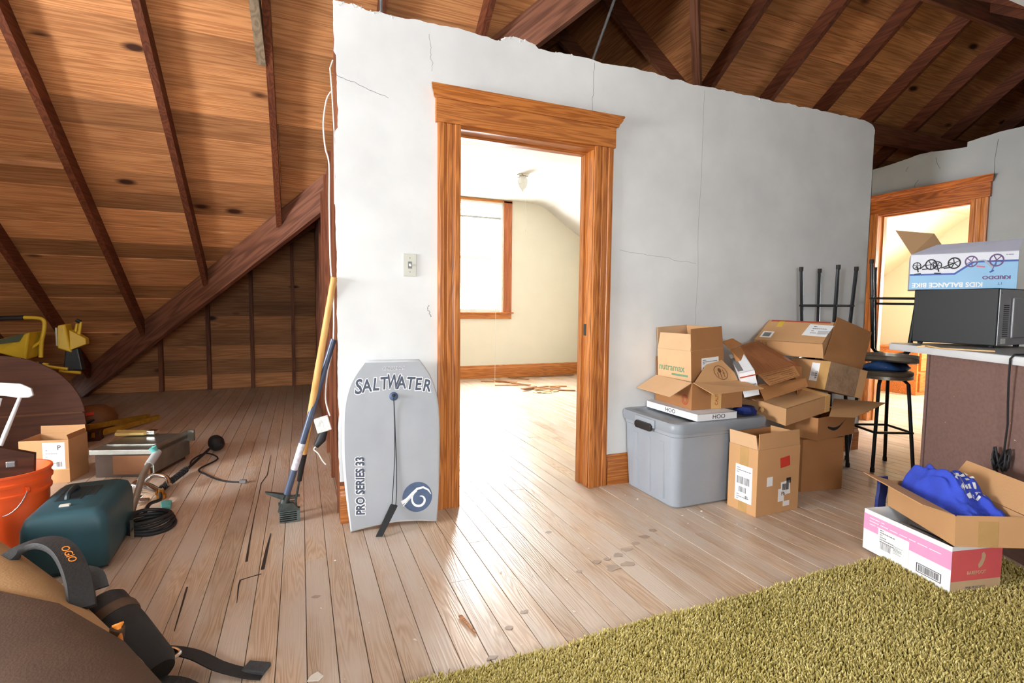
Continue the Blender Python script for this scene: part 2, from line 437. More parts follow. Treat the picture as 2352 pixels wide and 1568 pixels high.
part('plaster_face', mb, 'plaster_grey', wall2)  # plaster like the main wall, its shade put into a darker grey
M2 = Matrix(((0,-1,0,W2X),(-1,0,0,D2B),(0,0,1,0),(0,0,0,1)))
door_trim('trim_2', M2, D2B-D2A, 2.03, .1, ('trim_dark2' if False else 'trim_v2', 'trim_hy2') if 'trim_v2' in MATS else ('trim_v', 'trim_hy'), 'reddish stained wood casing around the far doorway')
for k, (p, q) in enumerate([((5.249, .2, 2.47), (5.249, .16, 2.36)), ((5.249, .42, 2.44), (5.249, .44, 2.4)), ((5.249, .33, 2.3), (5.249, .36, 2.24)), ((5.249, -.24, 2.5), (5.249, -.23, 2.2))]):
    part('crack', MB().tube([p, ((p[0]+q[0])/2, (p[1]+q[1])/2+.008, (p[2]+q[2])/2), q], .0012, 4), 'black_crack', wall2)
# ------------------------------------------------------------------ back room seen through the near doorway
RB = 4.75
room = struct('wall_back', None, None, 'cream wall of the back room with its window')
wx0, wx1, wz0, wz1 = WIN_B[1], WIN_B[2], WIN_B[3], WIN_B[4]
mb = MB().box(.21, wx0, RB, RB+.14, 0, 2.9).box(wx1, 4.5, RB, RB+.14, 0, 2.9).box(wx0, wx1, RB, RB+.14, 0, wz0).box(wx0, wx1, RB, RB+.14, wz1, 2.9)
part('wall_face', mb, 'cream', room)
part('wall_face', MB().hexa([(4.04,.13,0),(4.08,.13,0),(4.36,RB,0),(4.32,RB,0)], [(4.04,.13,2.3),(4.08,.13,2.3),(4.36,RB,2.3),(4.32,RB,2.3)]), 'cream', room)
# ceiling: flat part with crease, sloping sides
ceil = struct('ceiling_back_room', None, None, 'pale plaster ceiling of the back room with a sloped side')
def cprof(y, dz):
    zc = 2.5 if y <= 1.84 else 2.5+(y-1.84)/(RB-1.84)*.235
    return [(.2, 1.9), (1.05, zc), (3.30, zc), (3.45, zc-.012), (3.6, zc-.055), (4.36, zc-.55)] if y > 2 else [(.2, 1.9), (1.05, zc), (3.30, zc), (3.45, zc-.012), (3.6, zc-.055), (4.1, zc-.4)]
mb = MB(); ysl = [.13, 1.84, RB]
for ya, yb in zip(ysl, ysl[1:]):
    A = cprof(ya, 0); B = cprof(yb, 0)
    for i in range(5):
        mb.add([(A[i][0],ya,A[i][1]),(A[i+1][0],ya,A[i+1][1]),(B[i+1][0],yb,B[i+1][1]),(B[i][0],yb,B[i][1])], [(0,1,2,3)])
part('ceiling_face', mb, 'cream_ceiling', ceil)
baseboard('baseboard_back', (4.42, RB-.0005), (.22, RB-.0005), 'stained wood baseboard of the back room', h=.2) if False else None
def bb(name, x0, x1, y, label):
    mb = MB(); pr = base_profile(.2, .02)
    mb.prism([(a, b) for a, b in pr], x0, x1, Matrix(((0,0,1,0),(1,0,0,y),(0,1,0,0),(0,0,0,1))))
    return struct(name, mb, 'trim_h', label)
bb('baseboard_back', .22, 4.31, RB, 'stained wood baseboard under the back room window')

# window_1
win = struct('window_1', None, None, 'bright double hung window with wood casing in the back room')
yf = RB-.022
for x0, x1, z0, z1, nm in ((wx1, wx1+.14, wz0-.02, wz1+.03, 'casing'), (wx0-.14, wx0, wz0-.02, wz1+.03, 'casing'), (wx0-.14, wx1+.14, wz0-.105, wz0-.02, 'apron'), (wx0-.14, wx1+.14, wz1, wz1+.035, 'head_casing')):
    part(nm, MB().box(x0, x1, yf, RB, z0, z1), 'trim_dark' if nm == 'casing' else 'trim_h', win, bw=.003)
part('sill', MB().box(wx0-.17, wx1+.17, RB-.05, RB+.1, wz0-.02, wz0), 'trim_h', win, bw=.003)
part('jamb', MB().box(wx1-.03, wx1, RB+.0, RB+.12, wz0, wz1), 'white_paint', win)
part('jamb', MB().box(wx0, wx0+.03, RB+.0, RB+.12, wz0, wz1), 'white_paint', win)
zm = 1.845
for z0, z1, y in ((wz0, zm+.02, RB+.05), (zm-.02, wz1, RB+.085)):
    s = part('sash', MB().box(wx0+.03, wx0+.075, y, y+.03, z0, z1).box(wx1-.075, wx1-.03, y, y+.03, z0, z1).box(wx0+.075, wx1-.075, y, y+.03, z0, z0+.05).box(wx0+.075, wx1-.075, y, y+.03, z1-.04, z1), 'white_paint', win)
    part('pane', MB().box(wx0+.075, wx1-.075, y+.012, y+.016, z0+.05, z1-.04), 'window_glass', s)
plain('blind_fabric', (206, 200, 160), .8, .05)
blind = thing('window_blind', 'cream slatted blind pulled up to the top of the back room window', 'blind', (wx0, RB+.02, wz1))
part('head_rail', MB().box(.032, wx1-wx0-.032, -.012, .02, -.03, 0), 'white_paint', blind, bw=.002)
for k in range(9):
    part('slat', MB().box(.034, wx1-wx0-.034, -.014, .016, -.048-.019*k-.004, -.048-.019*k), 'blind_fabric', blind, M=None)
part('bottom_rail', MB().box(.034, wx1-wx0-.034, -.014, .016, -.252, -.222), 'rail_grey' if 'rail_grey' in MATS else 'plaster_grey', blind, bw=.002)

# ceiling lamp with pull cord
plain('lamp_chrome', (190, 186, 178), .2, .03, metal=1.)
plain('lamp_glass', (222, 222, 218), .25, .06, 30, bump=.6, bscale=70)
plain('cord_white', (228, 226, 220), .7)
zl = 2.5+(2.62-1.84)/(RB-1.84)*.235
lamp = thing('ceiling_lamp', 'chrome ceiling lamp with faceted glass acorn shade and pull cord', 'lamp', (2.29, 2.62, zl))
part('canopy', MB().lathe([(.0, 0), (.062, 0), (.066, -.008), (.06, -.02), (.045, -.026), (.042, -.036), (.0, -.036)], 24), 'lamp_chrome', lamp, sm=True)
for k in range(3):
    a = k*2.1+.4; part('thumb_screw', MB().tube([(.04*math.cos(a), .04*math.sin(a), -.03), (.06*math.cos(a), .06*math.sin(a), -.03)], .004, 6), 'lamp_chrome', lamp)
prof = [(.038, -.03), (.05, -.045), (.057, -.07), (.056, -.1), (.044, -.135), (.026, -.16), (.012, -.175), (.006, -.19), (0, -.196)]
part('shade', MB().lathe(prof, 14), 'lamp_glass', lamp)
part('pull_cord', MB().tube([(.03, -.03, -.03), (.03, -.03, -.6)], .0014, 5).lathe([(0, -.625), (.005, -.62), (.005, -.605), (0, -.6)], 8, T(.03, -.03, 0)), 'cord_white', lamp)
tag(part('hanging_string', MB().tube([(1.715, 1.9, 1.2), (1.713, 1.9, .6), (1.712, 1.9, .02)], .0016, 5), 'cord_white'), 'thin pale string dangling to the back room floor', 'string')

# debris of broken wood on the back room floor
plain('glass_scrap', (196, 190, 140), .3, .3, 30)
wood('scrap_wood', (188, 130, 84), (132, 84, 52), 0, .6)
random.seed(11)
for k, (px, py, L, a, z) in enumerate([(2.62, 4.3, .42, -.5, .0), (2.75, 4.22, .36, -.8, .012), (2.66, 3.95, .34, -.3, 0), (2.86, 3.9, .3, -1.0, .012), (2.95, 3.6, .46, .35, 0), (3.05, 3.45, .4, .15, .012), (2.8, 3.5, .3, .5, .024), (3.2, 3.3, .34, -.5, 0), (2.9, 3.25, .2, .2, 0), (3.3, 3.62, .24, -.2, 0), (3.35, 4.66, .75, .02, 0), (3.1, 4.5, .3, -.9, 0), (3.75, 4.6, .7, .04, .012)]):
    mb = MB().box(-L/2, L/2, -.025, .025, 0, .011)
    o = part('wood_scrap', mb, 'scrap_wood', None); o.location = (px, py, z+.0005); o.rotation_euler = (0, 0, a)
    tag(o, 'broken strip of brown wood lying in the scrap pile under the back window', 'wood scrap', 'wood scraps in the back room')
for k in range(8):
    o = part('paper_scrap', MB().prism([(.05*math.cos(t+k)*random.uniform(.6, 1.3), .05*math.sin(t+k)*random.uniform(.5, 1.)) for t in (0, 1.1, 2.2, 3.3, 4.6)], 0, .006), 'glass_scrap', None)
    o.location = (2.85+random.uniform(-.1, .3), 3.3+random.uniform(-.12, .15), .001+.001*k)
    tag(o, 'torn yellowish paper scrap at the front of the wood scrap pile', 'scrap', 'paper scraps in the back room')

# ------------------------------------------------------------------ far room behind the second doorway
fr = struct('wall_far_room', None, None, 'warm cream walls of the far room')
X_, y0, y1, z0, z1 = WIN_R
mb = MB().box(5.3, 8.6, 2.6, 2.7, 0, 2.6).box(5.35, 8.6, -1.7, -1.6, 0, 2.6)
mb.box(X_, X_+.1, -1.7, y0, 0, 2.6).box(X_, X_+.1, y1, 2.7, 0, 2.6).box(X_, X_+.1, y0, y1, 0, z0).box(X_, X_+.1, y0, y1, z1, 2.6)
mb.box(8.6, 8.75, y0-.05, y0, z0-.05, z1+.05).box(8.6, 8.75, y1, y1+.05, z0-.05, z1+.05).box(8.6, 8.75, y0, y1, z0-.05, z0).box(8.6, 8.75, y0, y1, z1, z1+.05)
part('wall_face', mb, 'warm_wall', fr)
mb = MB()
mb.sheet([(5.36, -1.7, 2.42), (8.6, -1.7, 2.42), (8.6, 1.5, 2.42), (5.36, 1.5, 2.42)], -.02)
mb.sheet([(5.36, 1.5, 2.42), (8.6, 1.5, 2.42), (8.6, 2.7, 1.55), (5.36, 2.7, 1.55)], -.02)
part('ceiling_face', mb, 'warm_wall', fr)
wood('chest_wood', (206, 120, 54), (160, 84, 32), 0, .4)
ch = thing('chest_of_drawers', 'low orange wood chest seen through the far doorway', 'chest', (7.42, 1.43, 0))
part('body', MB().box(0, .9, .01, .6, 0, .6), 'chest_wood', ch, bw=.004)
part('top', MB().box(-.02, .92, -.015, .62, .6, .63), 'chest_wood', ch, bw=.004)
for k in range(2):
    d = part('drawer', MB().box(.04, .86, -.012, .012, .05+.27*k, .29+.27*k), 'chest_wood', ch, bw=.004)
    part('knob', MB().lathe([(0, .03), (.014, .028), (.016, .018), (.008, .01), (.01, 0)], 10, T(.45, -.012, .17+.27*k) @ Rot(PI/2, 'X')), 'trim_v', d)

# ------------------------------------------------------------------ walls with windows out of view
def windowed_x(name, X, y0, y1, zt, win, label, num):
    X_, wy0, wy1, a, b = win
    mb = MB().box(X-.1, X, y0, wy0, 0, zt).box(X-.1, X, wy1, y1, 0, zt).box(X-.1, X, wy0, wy1, 0, a).box(X-.1, X, wy0, wy1, b, zt)
    o = struct(name, mb, 'rafter_wood_x', label)
    wn = struct('window_%d' % num, None, None, 'window in the end wall left of the view')
    part('frame', MB().box(X-.08, X-.04, wy0, wy0+.05, a, b).box(X-.08, X-.04, wy1-.05, wy1, a, b).box(X-.08, X-.04, wy0, wy1, a, a+.05).box(X-.08, X-.04, wy0, wy1, b-.05, b), 'white_paint', wn)
    part('mullion', MB().box(X-.08, X-.04, (wy0+wy1)/2-.04, (wy0+wy1)/2+.04, a, b), 'white_paint', wn)
windowed_x('wall_left', WIN_L[0], -4.95, 5.0, 4.2, WIN_L, 'dark end wall of the attic, left of the view', 2)
Y = WIN_S[0]; _, x0, x1, z0, z1 = WIN_S
mb = MB().box(-2.3, x0, Y-.1, Y, 0, 2.5).box(x1, 3.2, Y-.1, Y, 0, 2.5).box(x0, x1, Y-.1, Y, 0, z0).box(x0, x1, Y-.1, Y, z1, 2.5)
mb.box(-2.32, -2.3, -4.9, -1.7, 0, 2.6).box(3.2, 3.22, -4.9, -1.85, 0, 2.6).box(3.2, 3.22, -2.1, -1.40, 2.38, 2.9).box(-2.32, -2.3, -2.1, -1.40, 2.38, 2.9)
dw = struct('wall_dormer', mb, 'plaster', 'plaster wall of the dormer behind the camera')
wn = struct('window_3', None, None, 'dormer window behind the camera')
part('frame', MB().box(x0, x1, Y-.08, Y-.04, z0, z0+.05).box(x0, x1, Y-.08, Y-.04, z1-.05, z1).box(x0, x0+.05, Y-.08, Y-.04, z0, z1).box(x1-.05, x1, Y-.08, Y-.04, z0, z1), 'white_paint', wn)
part('mullion', MB().box((x0+x1)/2-.04, (x0+x1)/2+.04, Y-.08, Y-.04, z0, z1), 'white_paint', wn)

# ------------------------------------------------------------------ roof
K = .75; CM = 3.66; RD = .13; LIFT = RD*1.25          # main slope z = CM - K*y at rafter undersides
SL = math.hypot(1, K)
roof = struct('ceiling', None, None, 'sloping underside of the roof with bare boards and rafters')
random.seed(5)
def slope_plank(xa, xb, xa2, xb2, y0, y1):
    """board on the main slope between y0 and y1 with cut ends"""
    z0 = CM+LIFT-K*y0; z1 = CM+LIFT-K*y1; t = .02*SL
    dz = random.uniform(-.004, .004)
    cx, cy, cz = (xa+xb)/2, y0, z0
    b = [(xa-cx,0,dz),(xb-cx,0,dz),(xb2-cx,y1-y0,z1-z0+dz),(xa2-cx,y1-y0,z1-z0+dz)]
    o = part('plank', MB().hexa(b, [(p[0],p[1],p[2]+t) for p in b]), 'roof_board', roof)
    o.location = (cx, cy, cz)
STEP = .162
VL, VR = 2.35, 2.26
k = 0
while k*STEP < 4.88:
    y0 = k*STEP+.002; y1 = (k+1)*STEP-.002
    L0, L1 = VL-y0, VL-y1; R0, R1 = VR+y0, VR+y1
    if L0 > R0-.05: slope_plank(-4.2, 2.3, -4.2, 2.3, y0, y1); slope_plank(2.3, 8.7, 2.3, 8.7, y0, y1)
    else:
        js = random.choice([None, -1.56+.02, -.16+.02, -2.25, -.86])
        if js is None or js > L1-.2: slope_plank(-4.2, L0, -4.2, L1, y0, y1)
        else: slope_plank(-4.2, js, -4.2, js, y0, y1); slope_plank(js+.003, L0, js+.003, L1, y0, y1)
        if R1 < 8.4: slope_plank(R0, 8.7, R1, 8.7, y0, y1)
    k += 1
# backing layer so no daylight shows through the joints
def back_layer(pts, lift=.05):
    return [(p[0], p[1], p[2]+lift) for p in pts]
mb = MB(); Z = lambda y: CM+LIFT+.04-K*y
mb.sheet([(-4.4, 0, Z(0)), (-4.4, 5.1, Z(5.1)), (VL-5.1, 5.1, Z(5.1)), (VL-.045, .045, Z(.045)), (VL-.045, 0, Z(0))], .02)
mb.sheet([(VR+.045, 0, Z(0)), (VR+.045, .045, Z(.045)), (VR+5.1, 5.1, Z(5.1)), (8.8, 5.1, Z(5.1)), (8.8, 0, Z(0))], .02)
mb.box(-4.4, 8.8, -.03, .03, Z(0)+.02, Z(0)+.06)
part('roof_deck', mb, 'rafter_wood_x', roof)
# rafters
def rafter(x, ya, yb, w=.045):
    za, zb = CM-K*ya, CM-K*yb
    ml = LIFT
    b = [(-w/2,0,0),(w/2,0,0),(w/2,yb-ya,zb-za),(-w/2,yb-ya,zb-za)]
    o = part('rafter', MB().hexa(b, [(p[0],p[1],p[2]+ml-.002) for p in b]), 'rafter_wood', roof); o.location = (x, ya, za)
for k in range(-2, 16):
    x = -2.255+.695*k
    if x > 8.5: continue
    ye = 4.85
    if -2.5 < x < 2.28: ye = min(ye, VL-x-.035)
    if x > 2.28: ye = min(ye, 4.8); ys_ = x-VR
    if x <= 2.28: rafter(x, .02, ye)
    else:
        ye = min(4.8, x-VR-.02)
        if ye > .1: rafter(x, .02, ye)
# small scab piece beside a rafter, light batten, iron rods
part('scab_board', MB().hexa([(-.27,.62,3.05),(-.215,.62,3.05),(-.19,1.27,2.70),(-.245,1.27,2.70)], [(-.27,.62,3.25),(-.215,.62,3.25),(-.19,1.27,2.83),(-.245,1.27,2.83)]), 'scab_grey', roof)
# batten nailed across rafters at left
part('batten', MB().box(-3.2, -1.58, -.006, .006, -.02, .02, T(0, 2.1, 2.085)), 'roof_board', roof)
# valley beams
def valley(sgn, foot_y, head_y, dep=.25, w=.05):
    if sgn < 0: a = Vector((VL-foot_y, foot_y, 0)); b = Vector((VL-head_y, head_y, 0))
    else: a = Vector((VR+foot_y, foot_y, 0)); b = Vector((VR+head_y, head_y, 0))
    d = (b-a).normalized(); n = Vector((-d.y, d.x, 0))*w/2
    za, zb = CM-K*foot_y, CM-K*head_y
    A = Vector((a.x, a.y, za)); D = Vector((b.x, b.y, zb))-A; L = D.length; hz = D.normalized(); sh = math.sqrt(1-hz.z**2)
    M = frame(A, hz, n)            # local x along the beam, y across, z square to it
    dp = dep*sh; lf = LIFT*sh
    part('valley_beam', MB().box(0, L, -w/2, w/2, lf-dp, lf), 'valley_wood', roof, M)
wood('valley_wood', (150, 98, 74), (98, 60, 44), 0, .55, 10, 8, .4, .1)
valley(-1, 4.8, .03, .30)
valley(1, 4.0, .03, .27, .06)
# ridge board
part('ridge_board', MB().box(-4.2, 8.7, -.02, .02, 3.56, 3.8), 'rafter_wood_x', roof)
# cross gable slopes: right one z = CR - K*x, left one z = CL + K*x
CR = CM-K*.045+K*2.305; CL = CM-K*.045-K*2.305
k = 0
while k*STEP < 2.35:
    x0 = 2.305+k*STEP+.001; x1 = 2.305+(k+1)*STEP-.001
    for sg in (1, -1):
        if sg == 1:
            xa, xb = x0, x1; ya, yb = x0-VR, x1-VR; za, zb = CR+LIFT-K*xa, CR+LIFT-K*xb
        else:
            xa, xb = 4.61-x0, 4.61-x1; ya, yb = VL-xa, VL-xb; za, zb = CL+LIFT+K*xa, CL+LIFT+K*xb
        if max(ya, yb) > 4.8: continue
        c = Vector((xa, 2.5, za))
        b = [Vector(p)-c for p in ((xa, ya, za), (xa, 4.9, za), (xb, 4.9, zb), (xb, yb, zb))]
        o = part('plank', MB().hexa(b, [p+Vector((0,0,.025)) for p in b]), 'roof_board_y', roof); o.location = c
    k += 1
mb = MB()
zz = lambda x: CR+LIFT+.05-K*abs(x-2.305)-K*2.305
mb.sheet([(2.305, .0, zz(2.305)), (4.8, 2.54, zz(4.8)), (4.8, 5.1, zz(4.8)), (2.305, 5.1, zz(2.305))], .02)
mb.sheet([(2.305, .0, zz(2.305)), (2.305, 5.1, zz(2.305)), (-2.6, 5.1, zz(-2.6)), (-2.6, 4.95, zz(-2.6))], .02)
part('roof_deck', mb, 'rafter_wood_x', roof)
for y in (.42, 1.11, 1.84, 2.55, 3.25, 3.95):
    for sg in (1, -1):
        xe = min(4.6, VR+y) if sg == 1 else VL-y
        xs = 2.305
        if abs(xe-xs) < .15: continue
        zs = CR-K*xs; ze = CR-K*xe if sg == 1 else CL+K*xe
        b = [Vector((xs, y-.022, zs)), Vector((xs, y+.022, zs)), Vector((xe, y+.022, ze)), Vector((xe, y-.022, ze))]
        part('rafter', MB().hexa(b, [p+Vector((0,0,LIFT-.002)) for p in b]), 'rafter_wood_x', roof)
# tie beam at the far right and iron rods
part('tie_beam', MB().hexa([(4.6, .72, 2.78), (6.3, .72, 2.60), (6.3, .78, 2.60), (4.6, .78, 2.78)], [(4.6, .72, 2.93), (6.3, .72, 2.75), (6.3, .78, 2.75), (4.6, .78, 2.93)]) if False else
     MB().box(4.3, 7.2, .78, .84, 2.79, 2.96), 'rafter_wood_x', roof)
plain('iron', (150, 156, 160), .4, .15, 20, metal=.9)
tag(part('iron_rod', MB().tube([(1.62, .16, 2.45), (1.92, .16, 3.25)], .009, 8), 'iron'), 'thin steel rod rising slanted above the plaster wall', 'rod')
tag(part('metal_conduit', MB().tube([(.43, .3, 2.45), (.43, .3, 3.3)], .009, 8), 'iron'), 'thin vertical metal conduit above the left end of the plaster wall', 'conduit')
# south slope over and behind the camera
zs = lambda y: CM+LIFT+K*y
south = struct('ceiling_south', None, None, 'south roof slope over and behind the camera')
mb = MB()
mb.sheet([(-4.3, 0, zs(0)), (-2.3, 0, zs(0)), (-2.3, -4.95, zs(-4.95)), (-4.3, -4.95, zs(-4.95))], -.03)
mb.sheet([(3.2, 0, zs(0)), (8.8, 0, zs(0)), (8.8, -4.95, zs(-4.95)), (3.2, -4.95, zs(-4.95))], -.03)
mb.sheet([(-2.3, 0, zs(0)), (3.2, 0, zs(0)), (3.2, -1.45, zs(-1.45)), (-2.3, -1.45, zs(-1.45))], -.03)
mb.box(-2.32, 3.22, -4.0, -1.45, 2.39, 2.43)
mb.box(-2.32, 3.22, -1.45, -1.40, 2.39, zs(-1.42))  # unseen header at the low dormer ceiling, added to shade the upper roof
part('plaster_panel', mb, 'plaster', south)
for k in range(10):
    x = 3.4+.695*k
    b = [(x-.022, -.02, CM-.015), (x+.022, -.02, CM-.015), (x+.022, -3.2, CM-.015-K*3.2), (x-.022, -3.2, CM-.015-K*3.2)]
    part('rafter', MB().hexa(b, [(p[0], p[1], p[2]+.15) for p in b]), 'rafter_wood', south)
struct('wall_east', MB().box(8.7, 8.8, -5, WIN_R[1], 0, 4.2).box(8.7, 8.8, WIN_R[2], 5.1, 0, 4.2).box(8.7, 8.8, WIN_R[1], WIN_R[2], 0, WIN_R[3]).box(8.7, 8.8, WIN_R[1], WIN_R[2], WIN_R[4], 4.2), 'rafter_wood_x', 'end wall of the attic beyond the far room')
struct('wall_eave', MB().box(4.4, 8.8, 4.9, 5.0, 0, 3.2).box(-4.4, 8.8, 5.02, 5.1, -.15, .5).box(-4.3, 8.8, -5.05, -4.95, -.1, .4), 'rafter_wood_x', 'low eave wall out of view')

struct('wall_added_shade', MB().box(-2.86, -2.80, .45, 4.6, 0, 2.6), 'rafter_wood_x', 'unseen partition added to shade the eave corner')  # unseen blocker, added to keep left window light out of the eave corner
# ------------------------------------------------------------------ gable wall behind the valley: boards and studs
mb = MB().box(-4.3, 4.45, 4.93, 5.0, 0, 1.0)
xs_ = sorted(set([-2.7+.2*k for k in range(37)]+[WIN_B[1]-.02, WIN_B[2]+.02, 2.305]))
rz = lambda x: CR+LIFT+.04-K*abs(x-2.305)-K*2.305
for xa, xb in zip(xs_, xs_[1:]):
    za, zb = max(.9, rz(xa)), max(.9, rz(xb)); z0 = WIN_B[4]+.02 if (xa >= WIN_B[1]-.021 and xb <= WIN_B[2]+.021) else .9
    mb.hexa([(xa,4.93,z0),(xb,4.93,z0),(xb,5.0,z0),(xa,5.0,z0)], [(xa,4.93,za),(xb,4.93,zb),(xb,5.0,zb),(xa,5.0,za)])
mb.box(WIN_B[1]-.02, WIN_B[1], 4.88, 4.95, .98, 2.72).box(WIN_B[2], WIN_B[2]+.02, 4.88, 4.95, .98, 2.72).box(WIN_B[1], WIN_B[2], 4.88, 4.95, 2.69, 2.72).box(WIN_B[1], WIN_B[2], 4.88, 4.95, .98, 1.0)
gw = struct('wall_gable', mb, 'rafter_wood_x', 'dark board sheathing of the gable wall in the eave corner')
for k in range(11):
    z0 = .19*k; z1 = z0+.187
    xs = max(-2.8, (z0-CL-LIFT)/K-.1)
    if xs > 0: continue
    o = part('plank', MB().box(0, .2-xs, 0, .025, 0, z1-z0), 'roof_board', gw); o.location = (xs, 4.905, z0)
for x in (-1.62, -1.1, -.6, -.1):
    zt = max(.4, CL+K*x+.1)
    part('stud', MB().box(x-.022, x+.022, 4.82, 4.9, 0, zt), 'stud_wood', gw)
# ================================================================== objects
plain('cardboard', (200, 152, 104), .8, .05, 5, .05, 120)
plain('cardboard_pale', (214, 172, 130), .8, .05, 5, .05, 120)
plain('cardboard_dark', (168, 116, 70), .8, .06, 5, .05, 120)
plain('cardboard_inside', (186, 148, 108), .85, .05, 5)
plain('carton_white', (238, 238, 240), .6, .03)
plain('label_white', (240, 240, 240), .5, .02)
plain('ink_black', (34, 32, 32), .6, .1)
plain('ink_grey', (120, 118, 118), .6, .1)
plain('ink_green', (112, 150, 116), .7, .1)
plain('ink_red', (176, 70, 46), .7, .1)
plain('ink_brown', (116, 74, 40), .7, .1)
plain('sticker_red', (206, 58, 44), .5, .05)
plain('sticker_yellow', (222, 184, 62), .5, .05)
plain('tape_clear', (190, 150, 96), .2, .08, 14, .1, 40)
plain('tape_shiny', (150, 122, 96), .18, .2, 24, .35, 50)
plain('tape_cream', (222, 176, 112), .4, .05)
plain('tote_grey', (152, 158, 166), .42, .04, 6, .05, 80)
plain('tote_lid', (140, 146, 153), .4, .04, 6, .05, 80)
plain('black_plastic', (30, 31, 33), .4, .1)
plain('black_rubber', (24, 24, 26), .6, .1)
plain('deep_blue', (28, 44, 104), .4, .2, 14)

T_ = .0035
def fM(face, a, b, h):
    """frame of an outer face: x to the right, y up, z outward, seen from outside"""
    return {'f': frame((0, 0, 0), (1,0,0), (0,0,1)), 'l': frame((0, b, 0), (0,-1,0), (0,0,1)), 'r': frame((a, 0, 0), (0,1,0), (0,0,1)),
            'b': frame((a, b, 0), (-1,0,0), (0,0,1)), 't': frame((0, 0, h), (1,0,0), (0,1,0))}[face]
def patch(parent, F, u, v, w, h, mat, name='label', t=.0008, rot=0.):
    return part(name, MB().box(0, w, 0, h, 0, t, F @ T(u, v, 0) @ Rot(rot, 'Z')), mat, parent)
def bars(parent, F, u, v, w, h, n=18, mat='ink_black', seed=1, t=.0012, vertical=True, name='barcode'):
    r = random.Random(seed); mb = MB(); x = 0; step = w/n
    for k in range(n):
        ww = step*r.choice([.25, .4, .6])
        if vertical: mb.box(k*step, k*step+ww, 0, h, 0, t, F @ T(u, v, 0))
        else: mb.box(0, h*r.uniform(.5, 1), k*step, k*step+ww, 0, t, F @ T(u, v, 0))
    return part(name, mb, mat, parent)
def lines(parent, F, u, v, w, n, gap, th, mat='ink_grey', seed=2, t=.0012, name='print_lines'):
    r = random.Random(seed); mb = MB()
    for k in range(n):
        x = 0
        while x < w*.95:
            L = r.uniform(.04, .16)*w; L = min(L, w-x)
            mb.box(x, x+L, -k*gap, -k*gap+th, 0, t, F @ T(u, v, 0)); x += L+.025*w
            if r.random() < .12: break
    return part(name, mb, mat, parent)
def carton(name, label, O, rot, dims, flaps=None, mat='cardboard', closed=False, cat='box', group='cardboard boxes', inside=None):
    a, b, h = dims
    t = thing(name, label, cat, O, rot, group)
    mb = MB().box(0, a, 0, b, 0, T_)
    mb.box(0, a, 0, T_, T_, h).box(0, a, b-T_, b, T_, h).box(0, T_, T_, b-T_, T_, h).box(a-T_, a, T_, b-T_, T_, h)
    if closed: mb.box(0, a, 0, b, h-T_, h)
    part('body', mb, mat, t)
    for side, spec in (flaps or {}).items():
        ang, L = spec[0], spec[1]; fm = spec[2] if len(spec) > 2 else mat; tw = spec[3] if len(spec) > 3 else 0.
        if side == 'f': M = frame((0, 0, h), (1,0,0), (0,0,1)); W_ = a
        elif side == 'b': M = frame((a, b, h), (-1,0,0), (0,0,1)); W_ = a
        elif side == 'l': M = frame((0, b, h), (0,-1,0), (0,0,1)); W_ = b
        else: M = frame((a, 0, h), (0,1,0), (0,0,1)); W_ = b
        ins = .004
        M = M @ Rot(math.radians(ang), 'X')
        part('flap', MB().hexa([(ins, .001, 0), (W_-ins, .001, 0), (W_-ins, .001, -T_), (ins, .001, -T_)], [(ins+.004, L, tw), (W_-ins-.004, L, -tw), (W_-ins-.004, L, -tw-T_), (ins+.004, L, tw-T_)]), fm, t, M)
    return t

# ---- grey tote with lid
tote = thing('storage_tote', 'grey plastic storage tote with closed lid against the plaster wall', 'tote', (1.87, -.482, 0))
def rrect(x0, x1, y0, y1, r, n=5):
    out = []
    for cx, cy, s in ((x1-r, y1-r, 0), (x0+r, y1-r, PI/2), (x0+r, y0+r, PI), (x1-r, y0+r, 3*PI/2)):
        for k in range(n+1): t = s+PI/2*k/n; out.append((cx+r*math.cos(t), cy+r*math.sin(t)))
    return out
def loft(rings, cap=(True, True)):
    mb = MB(); n = len(rings[0]); vs_ = [p for r in rings for p in r]; fs = []
    for i in range(len(rings)-1):
        for k in range(n): fs.append((i*n+k, i*n+(k+1)%n, (i+1)*n+(k+1)%n, (i+1)*n+k))
    if cap[0]: fs.append(tuple(range(n-1, -1, -1)))
    if cap[1]: fs.append(tuple(range((len(rings)-1)*n, len(rings)*n)))
    return mb.add(vs_, fs)
TL, TW = .62, .45
rr = lambda e, z, r=.05: [(x, y, z) for x, y in rrect(-e, TL+e, -e, TW+e, r)]
part('body', loft([rr(-.012, 0, .04), rr(0, .012, .05), rr(.012, .24, .05), rr(.018, .40, .055), rr(.024, .405, .055), rr(.024, .43, .055)]), 'tote_grey', tote, sm=True)
for yy in (.1, .22, .34): part('rib', MB().hexa([(-.012, yy-.02, .04), (-.003, yy-.025, .04), (-.003, yy+.025, .04), (-.012, yy+.02, .04)], [(-.019, yy-.02, .36), (-.01, yy-.025, .36), (-.01, yy+.025, .36), (-.019, yy+.02, .36)]), 'tote_grey', tote)
lid = part('lid', loft([rr(.034, .425, .06), rr(.036, .44, .06), rr(.036, .468, .06), rr(.03, .478, .06), rr(-.01, .478, .05), rr(-.02, .468, .05)]), 'tote_lid', tote, sm=True)
